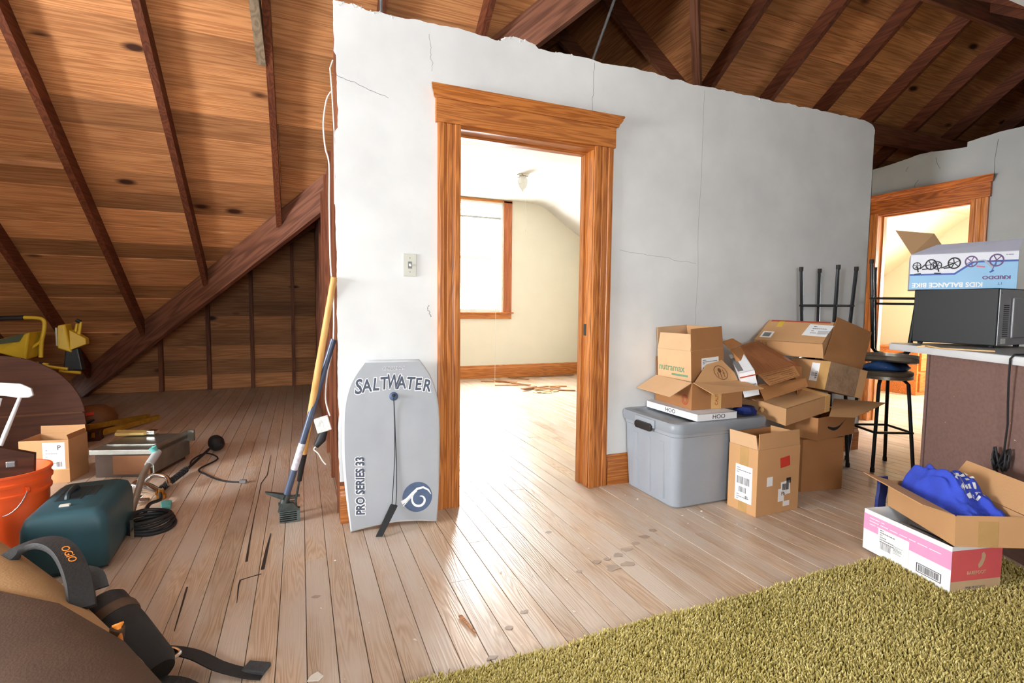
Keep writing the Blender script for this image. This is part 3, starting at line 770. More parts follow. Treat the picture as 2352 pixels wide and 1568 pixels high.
# latch handle on the short side
Ml = frame((-.0405, TW/2, .435), (0,-1,0), (0,0,1))
part('latch', MB().prism([(-.075, -.02), (-.065, -.032), (.065, -.032), (.075, -.02), (.075, 0), (.06, .012), (-.06, .012), (-.075, 0)], 0, .018, Ml), 'black_plastic', tote, bw=.003)
part('latch_plate', MB().box(-.09, .09, -.01, .035, -.004, .004, Ml), 'tote_grey', tote, bw=.002)
Ff = frame((0, -.014, 0), (1,0,0), (0,.05,1))
patch(tote, Ff, .42, .2, .06, .12, 'label_white', t=.006)
patch(tote, Ff, .43, .25, .04, .035, 'ink_grey', 'label_print', t=.007); lines(tote, Ff, .428, .3, .045, 3, .008, .004, t=.007)

# ---- white flat box
wb = carton('flat_white_box', 'flat white box with lettering on its edges, lying on the grey tote lid', (2.006, -.487, .481), (0, 0, -.015), (.282, .454, .04), None, 'carton_white', True)
text_part('HOO', .034, 'ink_black', wb, fM('f', .282, .454, .04) @ T(.105, .008, .0005), sx=1.15)
text_part('HOO', .034, 'ink_black', wb, fM('l', .282, .454, .04) @ T(.18, .008, .0005), sx=1.15)
# ---- open carton with fork mark
oc = carton('open_carton', 'wide open cardboard box with splayed flaps and round fork print on tote', (2.055, -.385, .5225), (0, 0, -.074), (.356, .36, .155),
            {'l': (118, .16, 'cardboard_pale'), 'f': (100, .17, 'cardboard', .01), 'b': (8, .12, 'cardboard_dark')}, 'cardboard_dark')
part('flap', MB().sheet([(.02, .012, .15), (.348, .03, .155), (.345, .06, .2), (.26, .14, .315)], .003), 'cardboard', oc)
F = fM('f', .356, .36, .155)
patch(oc, F, .135, 0, .07, .155, 'tape_cream', 'tape')
text_part('CAUTION', .028, 'ink_red', oc, F @ T(.18, .02, .0012) @ Rot(PI/2, 'Z'), sx=.9)
Fl = fM('l', .356, .36, .155)
ring = MB()
for k in range(20):
    t0, t1 = 2*PI*k/20, 2*PI*(k+1)/20
    for r0, r1 in ((.014, .018), (.024, .03)):
        ring.add([(r0*math.cos(t0), r0*math.sin(t0), .0006), (r1*math.cos(t0), r1*math.sin(t0), .0006), (r1*math.cos(t1), r1*math.sin(t1), .0006), (r0*math.cos(t1), r0*math.sin(t1), .0006)], [(0,1,2,3)], Fl @ T(.30, .05, 0))
part('round_print', ring, 'ink_red', oc)
# fork print on the raised flap
q0 = Vector((.02, .012, .15)); ex = Vector((.328, .018, .005)); nrm = ex.cross(Vector((.24, .128, .165))).normalized()
Ff2 = frame(q0+nrm*.001, ex, Vector((.24, .128, .165)))
if Ff2.to_3x3().col[2].y > 0: Ff2 = frame(q0-nrm*.004, ex, Vector((.24, .128, .165)))
mb = MB()
for k in range(28):
    t0, t1 = 2*PI*k/28, 2*PI*(k+1)/28
    mb.add([(r*math.cos(t), r*math.sin(t), .0012) for r, t in ((.044, t0), (.048, t0), (.048, t1), (.044, t1))], [(0,1,2,3)], Ff2 @ T(.225, .058, 0))
Mk = Ff2 @ T(.225, .058, .0) @ Rot(-.1, 'Z')
mb.prism([(.012*math.cos(t)-.004, .016*math.sin(t)+.014) for t in [2*PI*k/12 for k in range(12)]], .0008, .0014, Mk)
mb.box(-.006, -.002, -.04, 0, .0008, .0014, Mk).box(.018, .022, -.03, .02, .0008, .0014, Mk).box(.012, .028, -.005, -.001, .0008, .0014, Mk).box(-.026, -.022, -.03, .0, .0008, .0014, Mk)
part('fork_print', mb, 'ink_brown', oc)
# ---- nutramax carton standing inside
nc = carton('upright_carton', 'pale upright cardboard box with green lettering standing inside the open carton', (2.112, -.315, .618), (0, -.06, .08), (.272, .275, .235),
            {'l': (-10, .1, 'cardboard_pale'), 'f': (-3, .13, 'cardboard_dark'), 'r': (-12, .13, 'cardboard'), 'b': (5, .13, 'cardboard_pale')}, 'cardboard_pale')
Fn = fM('l', .272, .275, .235)
text_part('nutramax', .06, 'ink_green', nc, Fn @ T(.012, .105, .001), sx=.92, offset=.0006)
patch(nc, Fn, .12, .078, .13, .012, 'ink_green', 'print_bar')
Fn2 = fM('f', .272, .275, .235)
part('side_panel', MB().box(.001, .271, -.0012, -.0002, .001, .234), 'cardboard_dark', nc)
patch(nc, Fn2, .085, .055, .14, .13, 'label_white', t=.003, rot=.0); lines(nc, Fn2, .092, .17, .12, 3, .01, .004, t=.004); bars(nc, Fn2, .092, .09, .07, .04, 14, t=.004)

# ---- tall carton on the floor in front of the tote
tc = carton('tall_carton', 'tall open cardboard box with big white shipping label standing before the tote', (2.212, -.716, 0), (0, 0, .03), (.324, .19, .36),
            {'l': (9, .078, 'cardboard_pale'), 'f': (-2, .085), 'r': (-8, .07), 'b': (-3, .06, 'cardboard_dark')}, 'cardboard')
F = fM('l', .324, .19, .36)
patch(tc, F, .075, 0, .055, .36, 'tape_clear', 'tape')
patch(tc, F, .05, .055, .11, .2, 'label_white', t=.0018); bars(tc, F, .06, .15, .085, .04, 20, t=.0024); bars(tc, F, .075, .105, .05, .03, 12, seed=4, t=.0024)
lines(tc, F, .06, .235, .09, 3, .012, .004, t=.0024); lines(tc, F, .062, .088, .08, 3, .012, .004, t=.0024); bars(tc, F, .118, .075, .02, .018, 5, seed=9, t=.0024)
F = fM('f', .324, .19, .36)
patch(tc, F, .175, .245, .075, .055, 'sticker_red', 'red_sticker', rot=.12)
patch(tc, F, .075, .155, .042, .05, 'label_white', 'grey_sticker'); patch(tc, F, .205, .03, .05, .028, 'label_white', 'torn_sticker')
patch(tc, F, .19, .09, .07, .075, 'label_white', 'torn_sticker', rot=.1); patch(tc, F, .165, .06, .045, .07, 'label_white', 'torn_sticker', t=.0012); bars(tc, F, .195, .12, .05, .035, 8, t=.002, seed=5)
text_part('Pb', .03, 'ink_brown', tc, F @ T(.185, .092, .0022))
patch(tc, F, .225, .155, .035, .03, 'ink_black', 'tear')

# ---- carton under and arrow carton
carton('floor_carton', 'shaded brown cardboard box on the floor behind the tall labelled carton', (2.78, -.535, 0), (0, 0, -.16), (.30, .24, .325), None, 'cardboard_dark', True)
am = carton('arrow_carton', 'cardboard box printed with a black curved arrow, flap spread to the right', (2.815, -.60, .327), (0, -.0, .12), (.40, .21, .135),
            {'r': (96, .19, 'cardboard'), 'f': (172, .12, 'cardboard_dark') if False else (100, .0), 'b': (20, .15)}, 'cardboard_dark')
F = fM('f', .40, .21, .135)
mb = MB(); pts = []
for k in range(13):
    t = k/12; pts.append((.1+.2*t, .075-.035*math.sin(PI*t*.95)+.04*t, .012*math.sin(PI*min(1, .15+t))+.002))
for p, q in zip(pts, pts[1:]):
    mb.add([(p[0], p[1]-p[2], .0012), (q[0], q[1]-q[2], .0012), (q[0], q[1]+q[2]*.4, .0012), (p[0], p[1]+p[2]*.4, .0012)], [(0,1,2,3)], F)
part('arrow_print', mb, 'ink_black', am)


def wpart(name, mb, mat, parent, **kw):        # part given in room coordinates
    o = part(name, mb, mat, parent, **kw)
    o.matrix_parent_inverse = parent.matrix_basis.inverted(); return o
wpart('flap', MB().sheet([(2.885, -.615, .473), (3.094, -.63, .455), (3.60, -.50, .49), (3.20, -.42, .528)], .003), 'cardboard', am)
# ---- flat carton bridging tote and arrow carton
fc = carton('flat_carton', 'long shallow cardboard box lying tilted across the tote and the arrow carton', (2.592, -.564, .428), (.107, -.150, .036), (.388, .311, .106), None, 'cardboard', True)
part('tape', MB().box(.345, .388, -.0015, 0, .0, .106).box(.345, .388, 0, .311, .106, .1068), 'tape_cream', fc)
part('crumpled_tape', MB().lathe([(0, .02), (.012, .015), (.016, 0), (.01, -.012), (0, -.016)], 7, T(-.002, .16, .05)), 'tape_cream', fc)
# ---- white mailer
wm = carton('white_mailer', 'white mailing box with a thin red stripe, tipped between the cardboard boxes', (2.424, -.414, .578), (.300, -.276, -.662), (.085, .288, .164), None, 'carton_white', True)
F = fM('f', .085, .288, .164); patch(wm, F, 0, .128, .085, .008, 'ink_red', 'red_stripe'); patch(wm, F, 0, .05, .085, .006, 'ink_red', 'red_stripe'); lines(wm, F, .03, .085, .05, 2, .014, .006)
F = fM('t', .085, .288, .164); patch(wm, F, .0, .02, .03, .2, 'ink_grey', 'grey_band')
# ---- kraft box with printed lines, open flaps
plain('kraft', (176, 120, 70), .8, .06, 8)
plain('kraft_in', (156, 96, 52), .85, .06, 8)
kb = thing('kraft_box', 'open brown kraft box with rows of dark print and drooping flaps', 'box', (2.62, -.30, .62), (0, 0, 0), 'cardboard boxes')
def printed(name, q, mat, n, parent=kb, al=0, inkn='ink_brown', dens=.9):
    mb = MB().sheet(q, .003); o = wpart(name, mb, mat, parent)
    q = [Vector(p) for p in q]; nrm = (q[1]-q[0]).cross(q[2]-q[0]).normalized()
    if nrm.y > 0 and abs(nrm.y) > .1 or (abs(nrm.y) <= .1 and nrm.z < 0): off = -.0036
    else: off = .0006
    pm = MB(); r = random.Random(len(name)+n)
    for k in range(n):
        t = (k+.5)/n
        if al == 0: a, b = q[0].lerp(q[3], t), q[1].lerp(q[2], t); w_ = (q[3]-q[0]).normalized()*.003
        else: a, b = q[0].lerp(q[1], t), q[3].lerp(q[2], t); w_ = (q[1]-q[0]).normalized()*.003
        u = .06
        while u < .94:
            v = min(.94, u+r.uniform(.05, .2))
            if r.random() < dens: A = a.lerp(b, u)+nrm*off; B = a.lerp(b, v)+nrm*off; pm.add([A, B, B+w_, A+w_], [(0,1,2,3)])
            u = v+.02
    wpart('print_lines', pm, inkn, o)
    return o
printed('inner_panel', [(2.58, -.22, .866), (2.689, -.2, .888), (2.84, -.4, .754), (2.498, -.42, .708)], 'kraft_in', 12, al=1)
printed('flap', [(2.519, -.42, .71), (2.828, -.41, .753), (2.77, -.5, .704), (2.526, -.5, .656)], 'kraft', 6)
printed('flap', [(2.493, -.44, .654), (2.832, -.49, .687), (2.819, -.52, .639), (2.455, -.53, .578)], 'kraft', 5)
wpart('flap', MB().sheet([(2.393, -.25, .901), (2.511, -.22, .917), (2.597, -.22, .879), (2.466, -.25, .849)], .003), 'kraft', kb)
wpart('rim_panel', MB().sheet([(2.689, -.2, .888), (2.803, -.16, .892), (2.958, -.36, .738), (2.84, -.4, .754)], .003), 'kraft_in', kb)
wpart('body', MB().sheet([(2.466, -.25, .849), (2.58, -.22, .866), (2.498, -.42, .708), (2.45, -.44, .62)], .003).sheet([(2.84, -.40, .754), (2.958, -.36, .738), (2.90, -.42, .56), (2.80, -.47, .57)], .003).sheet([(2.50, -.42, .56), (2.88, -.42, .58), (2.85, -.12, .60), (2.5, -.10, .60)], .003).sheet([(2.689, -.2, .888), (2.803, -.16, .892), (2.85, -.12, .60), (2.6, -.1, .60)], .003), 'kraft', kb)
# ---- taped carton and the big labelled carton on top
def neg(O, rot, a): return tuple(Vector(O)+Euler(rot).to_matrix() @ Vector((-a, 0, 0)))
tp = carton('taped_carton', 'cardboard box with glossy clear tape over its end, under the topmost carton', neg((2.964, -.521, .613), (-.22, -.01, -1.70), .3), (-.22, -.01, -1.70), (.3, .3, .178), None, 'cardboard', True)
F = fM('r', .3, .3, .178)
patch(tp, F, .0, .0, .24, .178, 'tape_shiny', 'tape')
Fb = fM('f', .3, .3, .178)
patch(tp, Fb, .17, .045, .06, .115, 'label_white'); bars(tp, Fb, .177, .075, .026, .06, 12, vertical=False, t=.0014); text_part('9190', .024, 'ink_black', tp, Fb @ T(.225, .06, .0014) @ Rot(PI/2, 'Z'))
patch(tp, Fb, .23, 0, .07, .178, 'tape_clear', 'tape')
bt = carton('labelled_carton', 'tilted cardboard box with white labels and open end flap on top of the box pile', neg((3.0, -.477, .80), (.45, .016, -1.175), .403), (.45, .016, -1.175), (.403, .296, .104), None, 'cardboard', True)
F = fM('t', .403, .296, .104)
patch(bt, F, .26, .1, .14, .155, 'label_white', rot=-.06); lines(bt, F, .30, .22, .08, 4, .03, .008, 'ink_grey', t=.0016); bars(bt, F, .34, .12, .05, .08, 9, 'ink_grey', vertical=False)
patch(bt, F, .02, .04, .07, .085, 'label_white', rot=.0); patch(bt, F, .032, .055, .045, .055, 'ink_grey', 'label_print', t=.0014)
patch(bt, F, .075, .20, .035, .09, 'sticker_yellow', 'yellow_tape')
patch(bt, F, .02, .277, .36, .019, 'tape_red', 'red_tape') if False else patch(bt, F, .02, .277, .36, .019, 'ink_red', 'red_tape')
Fb = fM('f', .403, .296, .104)
mb = MB()
for u in (.012, .05):
    for a_, b_, c_, d_ in ((0, .026, 0, .002), (0, .026, .03, .032), (0, .002, 0, .032), (.024, .026, 0, .032)): mb.box(u+a_, u+b_, .06+c_, .06+d_, 0, .001, Fb)
mb.box(.018, .032, .066, .068, 0, .001, Fb).box(.018, .032, .074, .076, 0, .001, Fb).box(.058, .06, .064, .086, 0, .001, Fb).box(.066, .068, .064, .086, 0, .001, Fb)
part('handling_marks', mb, 'ink_brown', bt)
wpart('flap', MB().sheet([(2.985, -.488, .797), (3.207, -.405, 1.057), (3.50, -.44, .957), (3.297, -.52, .713)], .003), 'cardboard_dark', bt)
A_ = Vector((2.985, -.488, .797)); ex_ = Vector((3.297, -.52, .713))-A_; ey_ = Vector((3.207, -.405, 1.057))-A_
Fw = frame(A_, ex_, ey_)
wpart('label', MB().box(.155, .18, .06, .125, 0, .002, Fw), 'label_white', bt); wpart('tape', MB().box(.135, .2, .045, .13, 0, .001, Fw), 'tape_shiny', bt)
tag(part('blue_bundle', MB().lathe([(0, .05), (.05, .045), (.07, .025), (.065, .006), (.05, 0), (0, 0)], 10, T(2.45, -.40, .4785)), 'deep_blue'), 'dark blue fabric bundle wedged on the grey tote lid behind the cartons', 'bundle')

# ------------------------------------------------------------------ stools
plain('stool_steel', (44, 46, 48), .35, .1, 10, metal=.6)
plain('stool_seat', (120, 108, 92), .5, .08, 6)
plain('stool_band', (176, 172, 160), .3, .05, metal=.7)
plain('rubber_tip', (40, 34, 30), .7)
def make_stool(label, loc, rot, H=.70, ang0=.35, seat_r=.165, base_r=.24, group='bar stools', splay_top=.11):
    s = thing('bar_stool', label, 'stool', loc, rot, group)
    st = part('seat', MB().lathe([(0, H), (seat_r*.9, H), (seat_r, H-.008), (seat_r, H-.028), (seat_r*.97, H-.034), (0, H-.034)], 28), 'stool_seat', s, sm=True)
    part('seat_band', MB().lathe([(seat_r*.985, H-.034), (seat_r*1.0, H-.036), (seat_r*1.0, H-.056), (seat_r*.96, H-.058), (seat_r*.94, H-.034)], 28), 'stool_band', s, sm=True)
    zr = .27; ringpts = []
    for k in range(4):
        a = ang0+k*PI/2; c, d = math.cos(a), math.sin(a)
        P = [(splay_top*.55*c, splay_top*.55*d, H-.058), (splay_top*c, splay_top*d, H-.062), ((splay_top+.03)*c, (splay_top+.03)*d, H-.09), (base_r*c, base_r*d, .01)]
        lg = part('leg', MB().tube(P, .0115, 8), 'stool_steel', s, sm=True)
        part('rubber_tip', MB().lathe([(.0, 0), (.014, 0), (.014, .025), (.0125, .03), (0, .03)], 10, T(base_r*c, base_r*d, 0)), 'rubber_tip', lg)
        rr_ = base_r+(splay_top+.03-base_r)*(zr/(H-.09))
        ringpts.append((rr_*1.06*c, rr_*1.06*d, zr))
    for k in range(4): part('foot_rung', MB().tube([ringpts[k], ringpts[(k+1) % 4]], .0085, 8), 'stool_steel', s, sm=True)
    return s
va = math.atan2(2.33, 3.8)       # direction from viewer to the stools
make_stool('upright bar stool with round tan seat at the end of the box pile', (3.78, -.365, 0), (0, 0, 0), .69, va-1.75, .165, .195)
make_stool('upright bar stool hidden behind the cartons by the plaster wall', (3.40, -.19, 0), (0, 0, 0), .70, .95, .16, .185)
make_stool('upside-down bar stool with legs up, nearest the plaster wall', (3.40, -.19, 1.402), (PI, 0, 0), .70, -.95, .16, .172)
make_stool('upside-down bar stool tilted on the tan seat beside the microwave', (3.87, -.36, 1.436), (PI-.05, .12, .0), .70, .3, .16, .20)
plain('plastic_blue', (34, 78, 136), .25, .3, 16, .4, 30)
bm_ = MB()
rings = []
for k, (z, r) in enumerate(((0, .10), (.012, .14), (.03, .13), (.045, .08), (.052, .02))):
    rings.append([(r*1.25*math.cos(t)*(1+.12*math.sin(3*t+k)), r*math.sin(t)*(1+.12*math.cos(4*t+k*2)), z*(1+.35*math.sin(2*t+1))) for t in [2*PI*j/18 for j in range(18)]])
o = part('plastic_bag', loft(rings), 'plastic_blue', None, sm=True, ang=80); o.location = (3.76, -.38, .6915); o.scale = (1, 1, 1.15)
tag(o, 'crumpled blue plastic bag between the two stacked stools', 'bag')

# ------------------------------------------------------------------ counter, microwave, toy bike carton
plain('counter_white', (226, 228, 230), .35, .03)
plain('laminate_grey', (150, 150, 148), .35, .12, 40)
plain('brown_panel', (128, 100, 92), .6, .1, 60, .05, 90)
CA = Vector((3.30, -.655)); cd = Vector((-.46, -.89)).normalized(); cn = Vector((-cd.y, cd.x))*1.0
if cn.x < 0: cn = -cn
CM_ = Matrix(((cd.x, cn.x, 0, CA.x), (cd.y, cn.y, 0, CA.y), (0, 0, 1, 0), (0, 0, 0, 1)))
ct = thing('counter', 'brown sided counter with a white edged laminate top at the right', 'counter', (CA.x, CA.y, 0), (0, 0, math.atan2(cd.y, cd.x)))
def rc(e, z): return [(x, (y if cn.dot(Vector((-cd.y, cd.x))) > 0 else -y), z) for x, y in rrect(0-e, 1.5+e, 0-e, .62+e, .05)]
part('edge_band', loft([rc(0, .868), rc(.002, .872), rc(.002, .901), rc(0, .905)]), 'counter_white', ct, sm=True)
part('top', loft([rc(-.004, .9045), rc(-.004, .9075)]), 'laminate_grey', ct)
sg = 1 if cn.dot(Vector((-cd.y, cd.x))) > 0 else -1
part('side_panel', MB().box(.32, 1.46, *(sorted((sg*.035, sg*.06))), 0, .868), 'brown_panel', ct)
part('back_panel', MB().box(.30, .33, *(sorted((sg*.035, sg*.58))), 0, .868), 'brown_panel', ct)
r_ = random.Random(4)
mb = MB()
for k in range(16): 
    x, z = r_.uniform(.36, .9), r_.choice([r_.uniform(.05, .3), r_.uniform(.05, .8)]); L = r_.uniform(.002, .008)
    y0 = sg*.0345
    mb.box(x, x+L, min(y0, y0-sg*.001), max(y0, y0-sg*.001), z, z+.002)
part('chipped_spots', mb, 'label_white', ct)
# microwave
plain('micro_black', (17, 19, 20), .5, .12, 5)
plain('micro_back', (176, 176, 180), .35, .04, metal=.4)
MZ = .9085
mw = thing('microwave', 'black microwave oven turned sideways on the counter', 'microwave', (3.379, -.752, MZ), (0, 0, -1.508))
part('case', MB().box(0, .388, 0, .35, .012, .318), 'micro_black', mw, bw=.004)
bk = part('back_plate', MB().box(.388, .3915, .012, .345, .014, .312), 'micro_back', mw)
mb = MB()
for k in range(16): mb.box(.3915, .3925, .06, .12, .06+.011*k, .064+.011*k)
part('vent_slots', mb, 'ink_black', bk)
part('back_bulge', MB().box(.3915, .406, .14, .3, .05, .27), 'micro_back', mw, bw=.01, seg=3)
part('rating_label', MB().box(.3915, .3925, .05, .10, .022, .05), 'label_white', bk)
for (xx, yy) in ((.03, .03), (.36, .03), (.03, .32), (.36, .32)): part('foot', MB().lathe([(.012, 0), (.014, .012)], 10, T(xx, yy, 0)), 'black_rubber', mw)
for p in ((.3915, .03, .03), (.3915, .03, .295)): part('screw', MB().lathe([(0, .003), (.004, .002), (.005, 0)], 8, T(*p) @ Rot(PI/2, 'Y')), 'lamp_chrome', bk)
# toy bike carton
plain('box_sky', (146, 192, 226), .45, .03)
plain('box_white', (224, 226, 234), .45, .03)
plain('box_navy', (52, 86, 168), .45, .03)
plain('box_lilac', (172, 172, 186), .5, .03)
plain('ink_purple', (112, 84, 128), .6); plain('ink_pink', (214, 108, 132), .6)
ka, kb_, kh = .456, .3, .2035
bx = carton('toy_bike_carton', 'blue and white toy bike carton upside down on the microwave', (3.315, -.757, MZ+.3188), (0, 0, -1.026), (ka, kb_, kh), None, 'box_white', True)
part('flap', MB().sheet([(.0, 0, kh), (ka, 0, kh), (ka+.02, .05, kh+.065), (.118, .05, kh+.055)], .002), 'box_lilac', bx)
part('flap', MB().sheet([(.004, .004, kh), (.147, .15, kh+.06), (.107, .15, kh+.132), (-.079, .1, kh+.16)], .003), 'cardboard_inside', bx)
F = fM('f', ka, kb_, kh)
def poly(parent, F, pts, mat, z=.0008, name='printed_area'):
    n = len(pts); return part(name, MB().add([(x, y, z) for x, y in pts], [tuple(range(n))], F), mat, parent)
poly(bx, F, [(0, 0), (ka, 0), (ka, .145), (.28, .145), (.2, .08), (0, .08)], 'box_sky')
poly(bx, F, [(0, .08), (.2, .08), (.28, .145), (ka, .145), (ka, .155), (.275, .155), (.197, .09), (0, .09)], 'box_navy', .0011)
Fi = F @ T(ka, kh, 0) @ Rot(PI, 'Z')          # printing is upside down
text_part('KIDS BALANCE BIKE', .036, 'label_white', bx, Fi @ T(.135, kh-.036, .0014), sx=.95, offset=.0012)
text_part('KRIDDO', .026, 'ink_purple', bx, Fi @ T(.025, kh-.07, .0016), sx=1.15, offset=.001)
text_part('1T', .02, 'ink_purple', bx, Fi @ T(.055, kh-.035, .0016))
lines(bx, Fi, .02, .018, .13, 1, .01, .004, 'ink_grey')
def wheel(cx, cy, r, mat, seed):
    mb = MB()
    for k in range(22):
        t0, t1 = 2*PI*k/22, 2*PI*(k+1)/22
        mb.add([(cx+q*math.cos(t)*.88, cy+q*math.sin(t), .0018) for q, t in ((r*.78, t0), (r, t0), (r, t1), (r*.78, t1))], [(0,1,2,3)], F)
    for k in range(5):
        t = 2*PI*k/5+seed
        d = Vector((math.cos(t)*.88, math.sin(t))); n = Vector((-d.y, d.x))*r*.07
        mb.add([(cx+d.x*a+n.x*s, cy+d.y*a+n.y*s, .0018) for a, s in ((0, -1), (r*.8, -1), (r*.8, 1), (0, 1))], [(0,1,2,3)], F)
    part('wheel_print', mb, mat, bx)
for cx, cy, r, m in ((.03, .135, .023, 'ink_black'), (.094, .142, .031, 'ink_black'), (.122, .136, .024, 'ink_black'), (.195, .146, .033, 'ink_black'), (.267, .152, .032, 'ink_purple'), (.37, .155, .035, 'ink_purple')): wheel(cx, cy, r, m, cx*9)
mb = MB()
def bar(mb, p, q, w_, z=.002):
    p = Vector(p); q = Vector(q); n = Vector((-(q-p).y, (q-p).x)).normalized()*w_/2
    mb.add([(p.x-n.x, p.y-n.y, z), (q.x-n.x, q.y-n.y, z), (q.x+n.x, q.y+n.y, z), (p.x+n.x, p.y+n.y, z)], [(0,1,2,3)], F)
for a, b in (((.03, .13), (.038, .1)), ((.045, .118), (.07, .145)), ((.055, .115), (.085, .118)), ((.122, .13), (.13, .1)), ((.15, .118), (.18, .122)), ((.14, .12), (.195, .146)), ((.02, .088), (.05, .091)), ((.11, .092), (.14, .09))): bar(mb, a, b, .006)
part('bike_print', mb, 'ink_black', bx)
mb = MB(); bar(mb, (.32, .158), (.36, .11), .009); bar(mb, (.267, .152), (.32, .158), .005); part('bike_print', mb, 'box_lilac', bx)
mb = MB(); bar(mb, (.29, .125), (.325, .12), .008); part('bike_print', mb, 'ink_pink', bx)
mb = MB(); bar(mb, (.37, .15), (.352, .095), .004); bar(mb, (.345, .09), (.362, .1), .008); part('bike_print', mb, 'box_navy', bx)
Fr = fM('r', ka, kb_, kh); poly(bx, Fr, [(0, 0), (kb_, 0), (kb_, .1), (0, .1)], 'box_navy'); poly(bx, Fr, [(0, .1), (kb_, .1), (kb_, kh), (0, kh)], 'box_lilac')
# cords on the counter
def place_line(a, b): return None
tag(part('gold_cord', MB().tube([(3.06, -.985, .913), (3.03, -1.0, .918), (3.04, -1.04, .914), (3.0, -1.03, .92), (2.99, -1.0, .914), (3.02, -1.03, .92), (3.0, -1.1, .913), (3.02, -1.2, .913), (3.05, -1.3, .913)], .004, 6), 'cord_gold' if 'cord_gold' in MATS else 'tape_cream', sm=True), 'knotted gold cord lying on the counter edge in front of the microwave', 'cord')
E_ = CM_
def cpt(u, v, z): p = CA+cd*u+cn*v; return (p.x, p.y, z)
pts = [cpt(.84, .25, .913), cpt(.87, .1, .914), cpt(.88, .0, .914), cpt(.875, -.012, .895), cpt(.87, -.008, .8), cpt(.865, 0, .7), cpt(.86, .01, .6), cpt(.855, .01, .52)]
for k in range(49): t = k*.5; pts.append(cpt(.85+.036*math.sin(t), .0+.010*math.cos(t*.37), .445-.055*math.sin(t*2+.4)*math.cos(t*.05)-.0006*k))
pts += [cpt(.83, .01, .36), cpt(.855, .01, .31), cpt(.86, .01, .28)]
pc = thing('power_cord', 'black power cord hanging in a tied loop down the counter side', 'cord', cpt(.86, 0, .27))
wpart('cable', MB().tube(pts, .0045, 6), 'black_rubber', pc, sm=True)
wpart('plug', MB().lathe([(0, 0), (.008, 0), (.014, -.02), (.014, -.04), (0, -.042)], 10, T(*cpt(.86, .01, .285))), 'black_rubber', pc)
wpart('prong', MB().box(-.006, -.004, -.003, .003, -.06, -.04, T(*cpt(.86, .01, .285))).box(.004, .006, -.003, .003, -.06, -.04, T(*cpt(.86, .01, .285))), 'lamp_chrome', pc)
# ------------------------------------------------------------------ pink box, clothes carton, rug
RUGZ = .018
plain('pink', (238, 160, 200), .5, .03); plain('hot_pink', (226, 96, 100), .5, .04); plain('print_tan', (206, 176, 140), .5, .04)
pa, pb, ph = .24, .39, .184
pk = carton('pink_wine_box', 'white and pink printed box on the green rug, full of odds and ends', (2.296, -1.55, .014), (0, 0, -.205), (pa, pb, ph), None, 'carton_white', group=None, inside=1)
F = fM('l', pa, pb, ph)
poly(pk, F, [(0, .092), (pb, .092), (pb, .165), (0, .165)], 'pink'); lines(pk, F, .03, .15, .32, 3, .014, .003, 'label_white'); 
poly(pk, F, [(.075, .03), (.22, .03), (.22, .125), (.075, .125)], 'label_white', .0014, 'label'); lines(pk, F, .085, .115, .07, 6, .01, .004, 'ink_grey', t=.0018); bars(pk, F, .09, .035, .05, .03, 9, 'ink_grey', t=.0018); bars(pk, F, .15, .045, .035, .045, 6, 'ink_grey', vertical=False, t=.0018)
mb = MB()
for a, b, c, d in ((.255, .355, .02, .022), (.255, .355, .055, .057), (.255, .257, .02, .057), (.353, .355, .02, .057)): mb.box(a, b, c, d, 0, .0014, F)
part('barcode_frame', mb, 'ink_black', pk); bars(pk, F, .263, .026, .084, .026, 22, 'ink_grey', seed=6, t=.0014)
F = fM('f', pa, pb, ph)
poly(pk, F, [(0, .045), (pa, .045), (pa, .168), (0, .168)], 'hot_pink'); poly(pk, F, [(0, 0), (pa, 0), (pa, .045), (0, .045)], 'print_tan')
poly(pk, F, [(.13, .09), (.145, .1), (.155, .12), (.16, .14), (.15, .155), (.14, .15), (.14, .13), (.125, .105)], 'print_tan', .0014, 'foot_print')
text_part('BAREFOOT', .02, 'print_tan', pk, F @ T(.075, .068, .0014), sx=.9)
text_part('PINK MOSCATO', .013, 'ink_grey', pk, F @ T(.07, .012, .0014))
# contents of the pink box
random.seed(21)
for k, (u, v, w_, h_, m, nm, lb) in enumerate(((.02, .06, .004, .16, 'cardboard', 'divider', None), (.045, .1, .012, .15, 'black_plastic', 'book', None))):
    pass
for k in range(4):
    o = tag(part('paper_stack', MB().box(.012+.03*k, .03+.03*k, .03, .33-.02*k, .005, .165-.006*k), ('cardboard_pale', 'ink_grey', 'box_lilac', 'black_plastic')[k]), ('tan folder', 'grey folder', 'lilac folder', 'black folder')[k]+' standing in the pink printed box', 'folder', 'folders in the pink box')
    o.location = (2.296, -1.55, .016); o.rotation_euler = (0, 0, -.205)
# clothes carton resting on the pink box
bl = carton('clothes_carton', 'open cardboard box holding blue clothing, resting on the pink box', (2.298, -1.555, .203), (.0, -.03, -.50), (.255, .41, .118),
            {'l': (72, .12, 'cardboard'), 'f': (35, .0), 'r': (35, .12, 'cardboard')}, 'cardboard')
F = fM('f', .255, .41, .118); patch(bl, F, .08, .0, .07, .1, 'tape_shiny2' if 'tape_shiny2' in MATS else 'tape_clear', 'tape')
plain('cloth_blue', (52, 74, 190), .85, .12, 12, .3, 140)
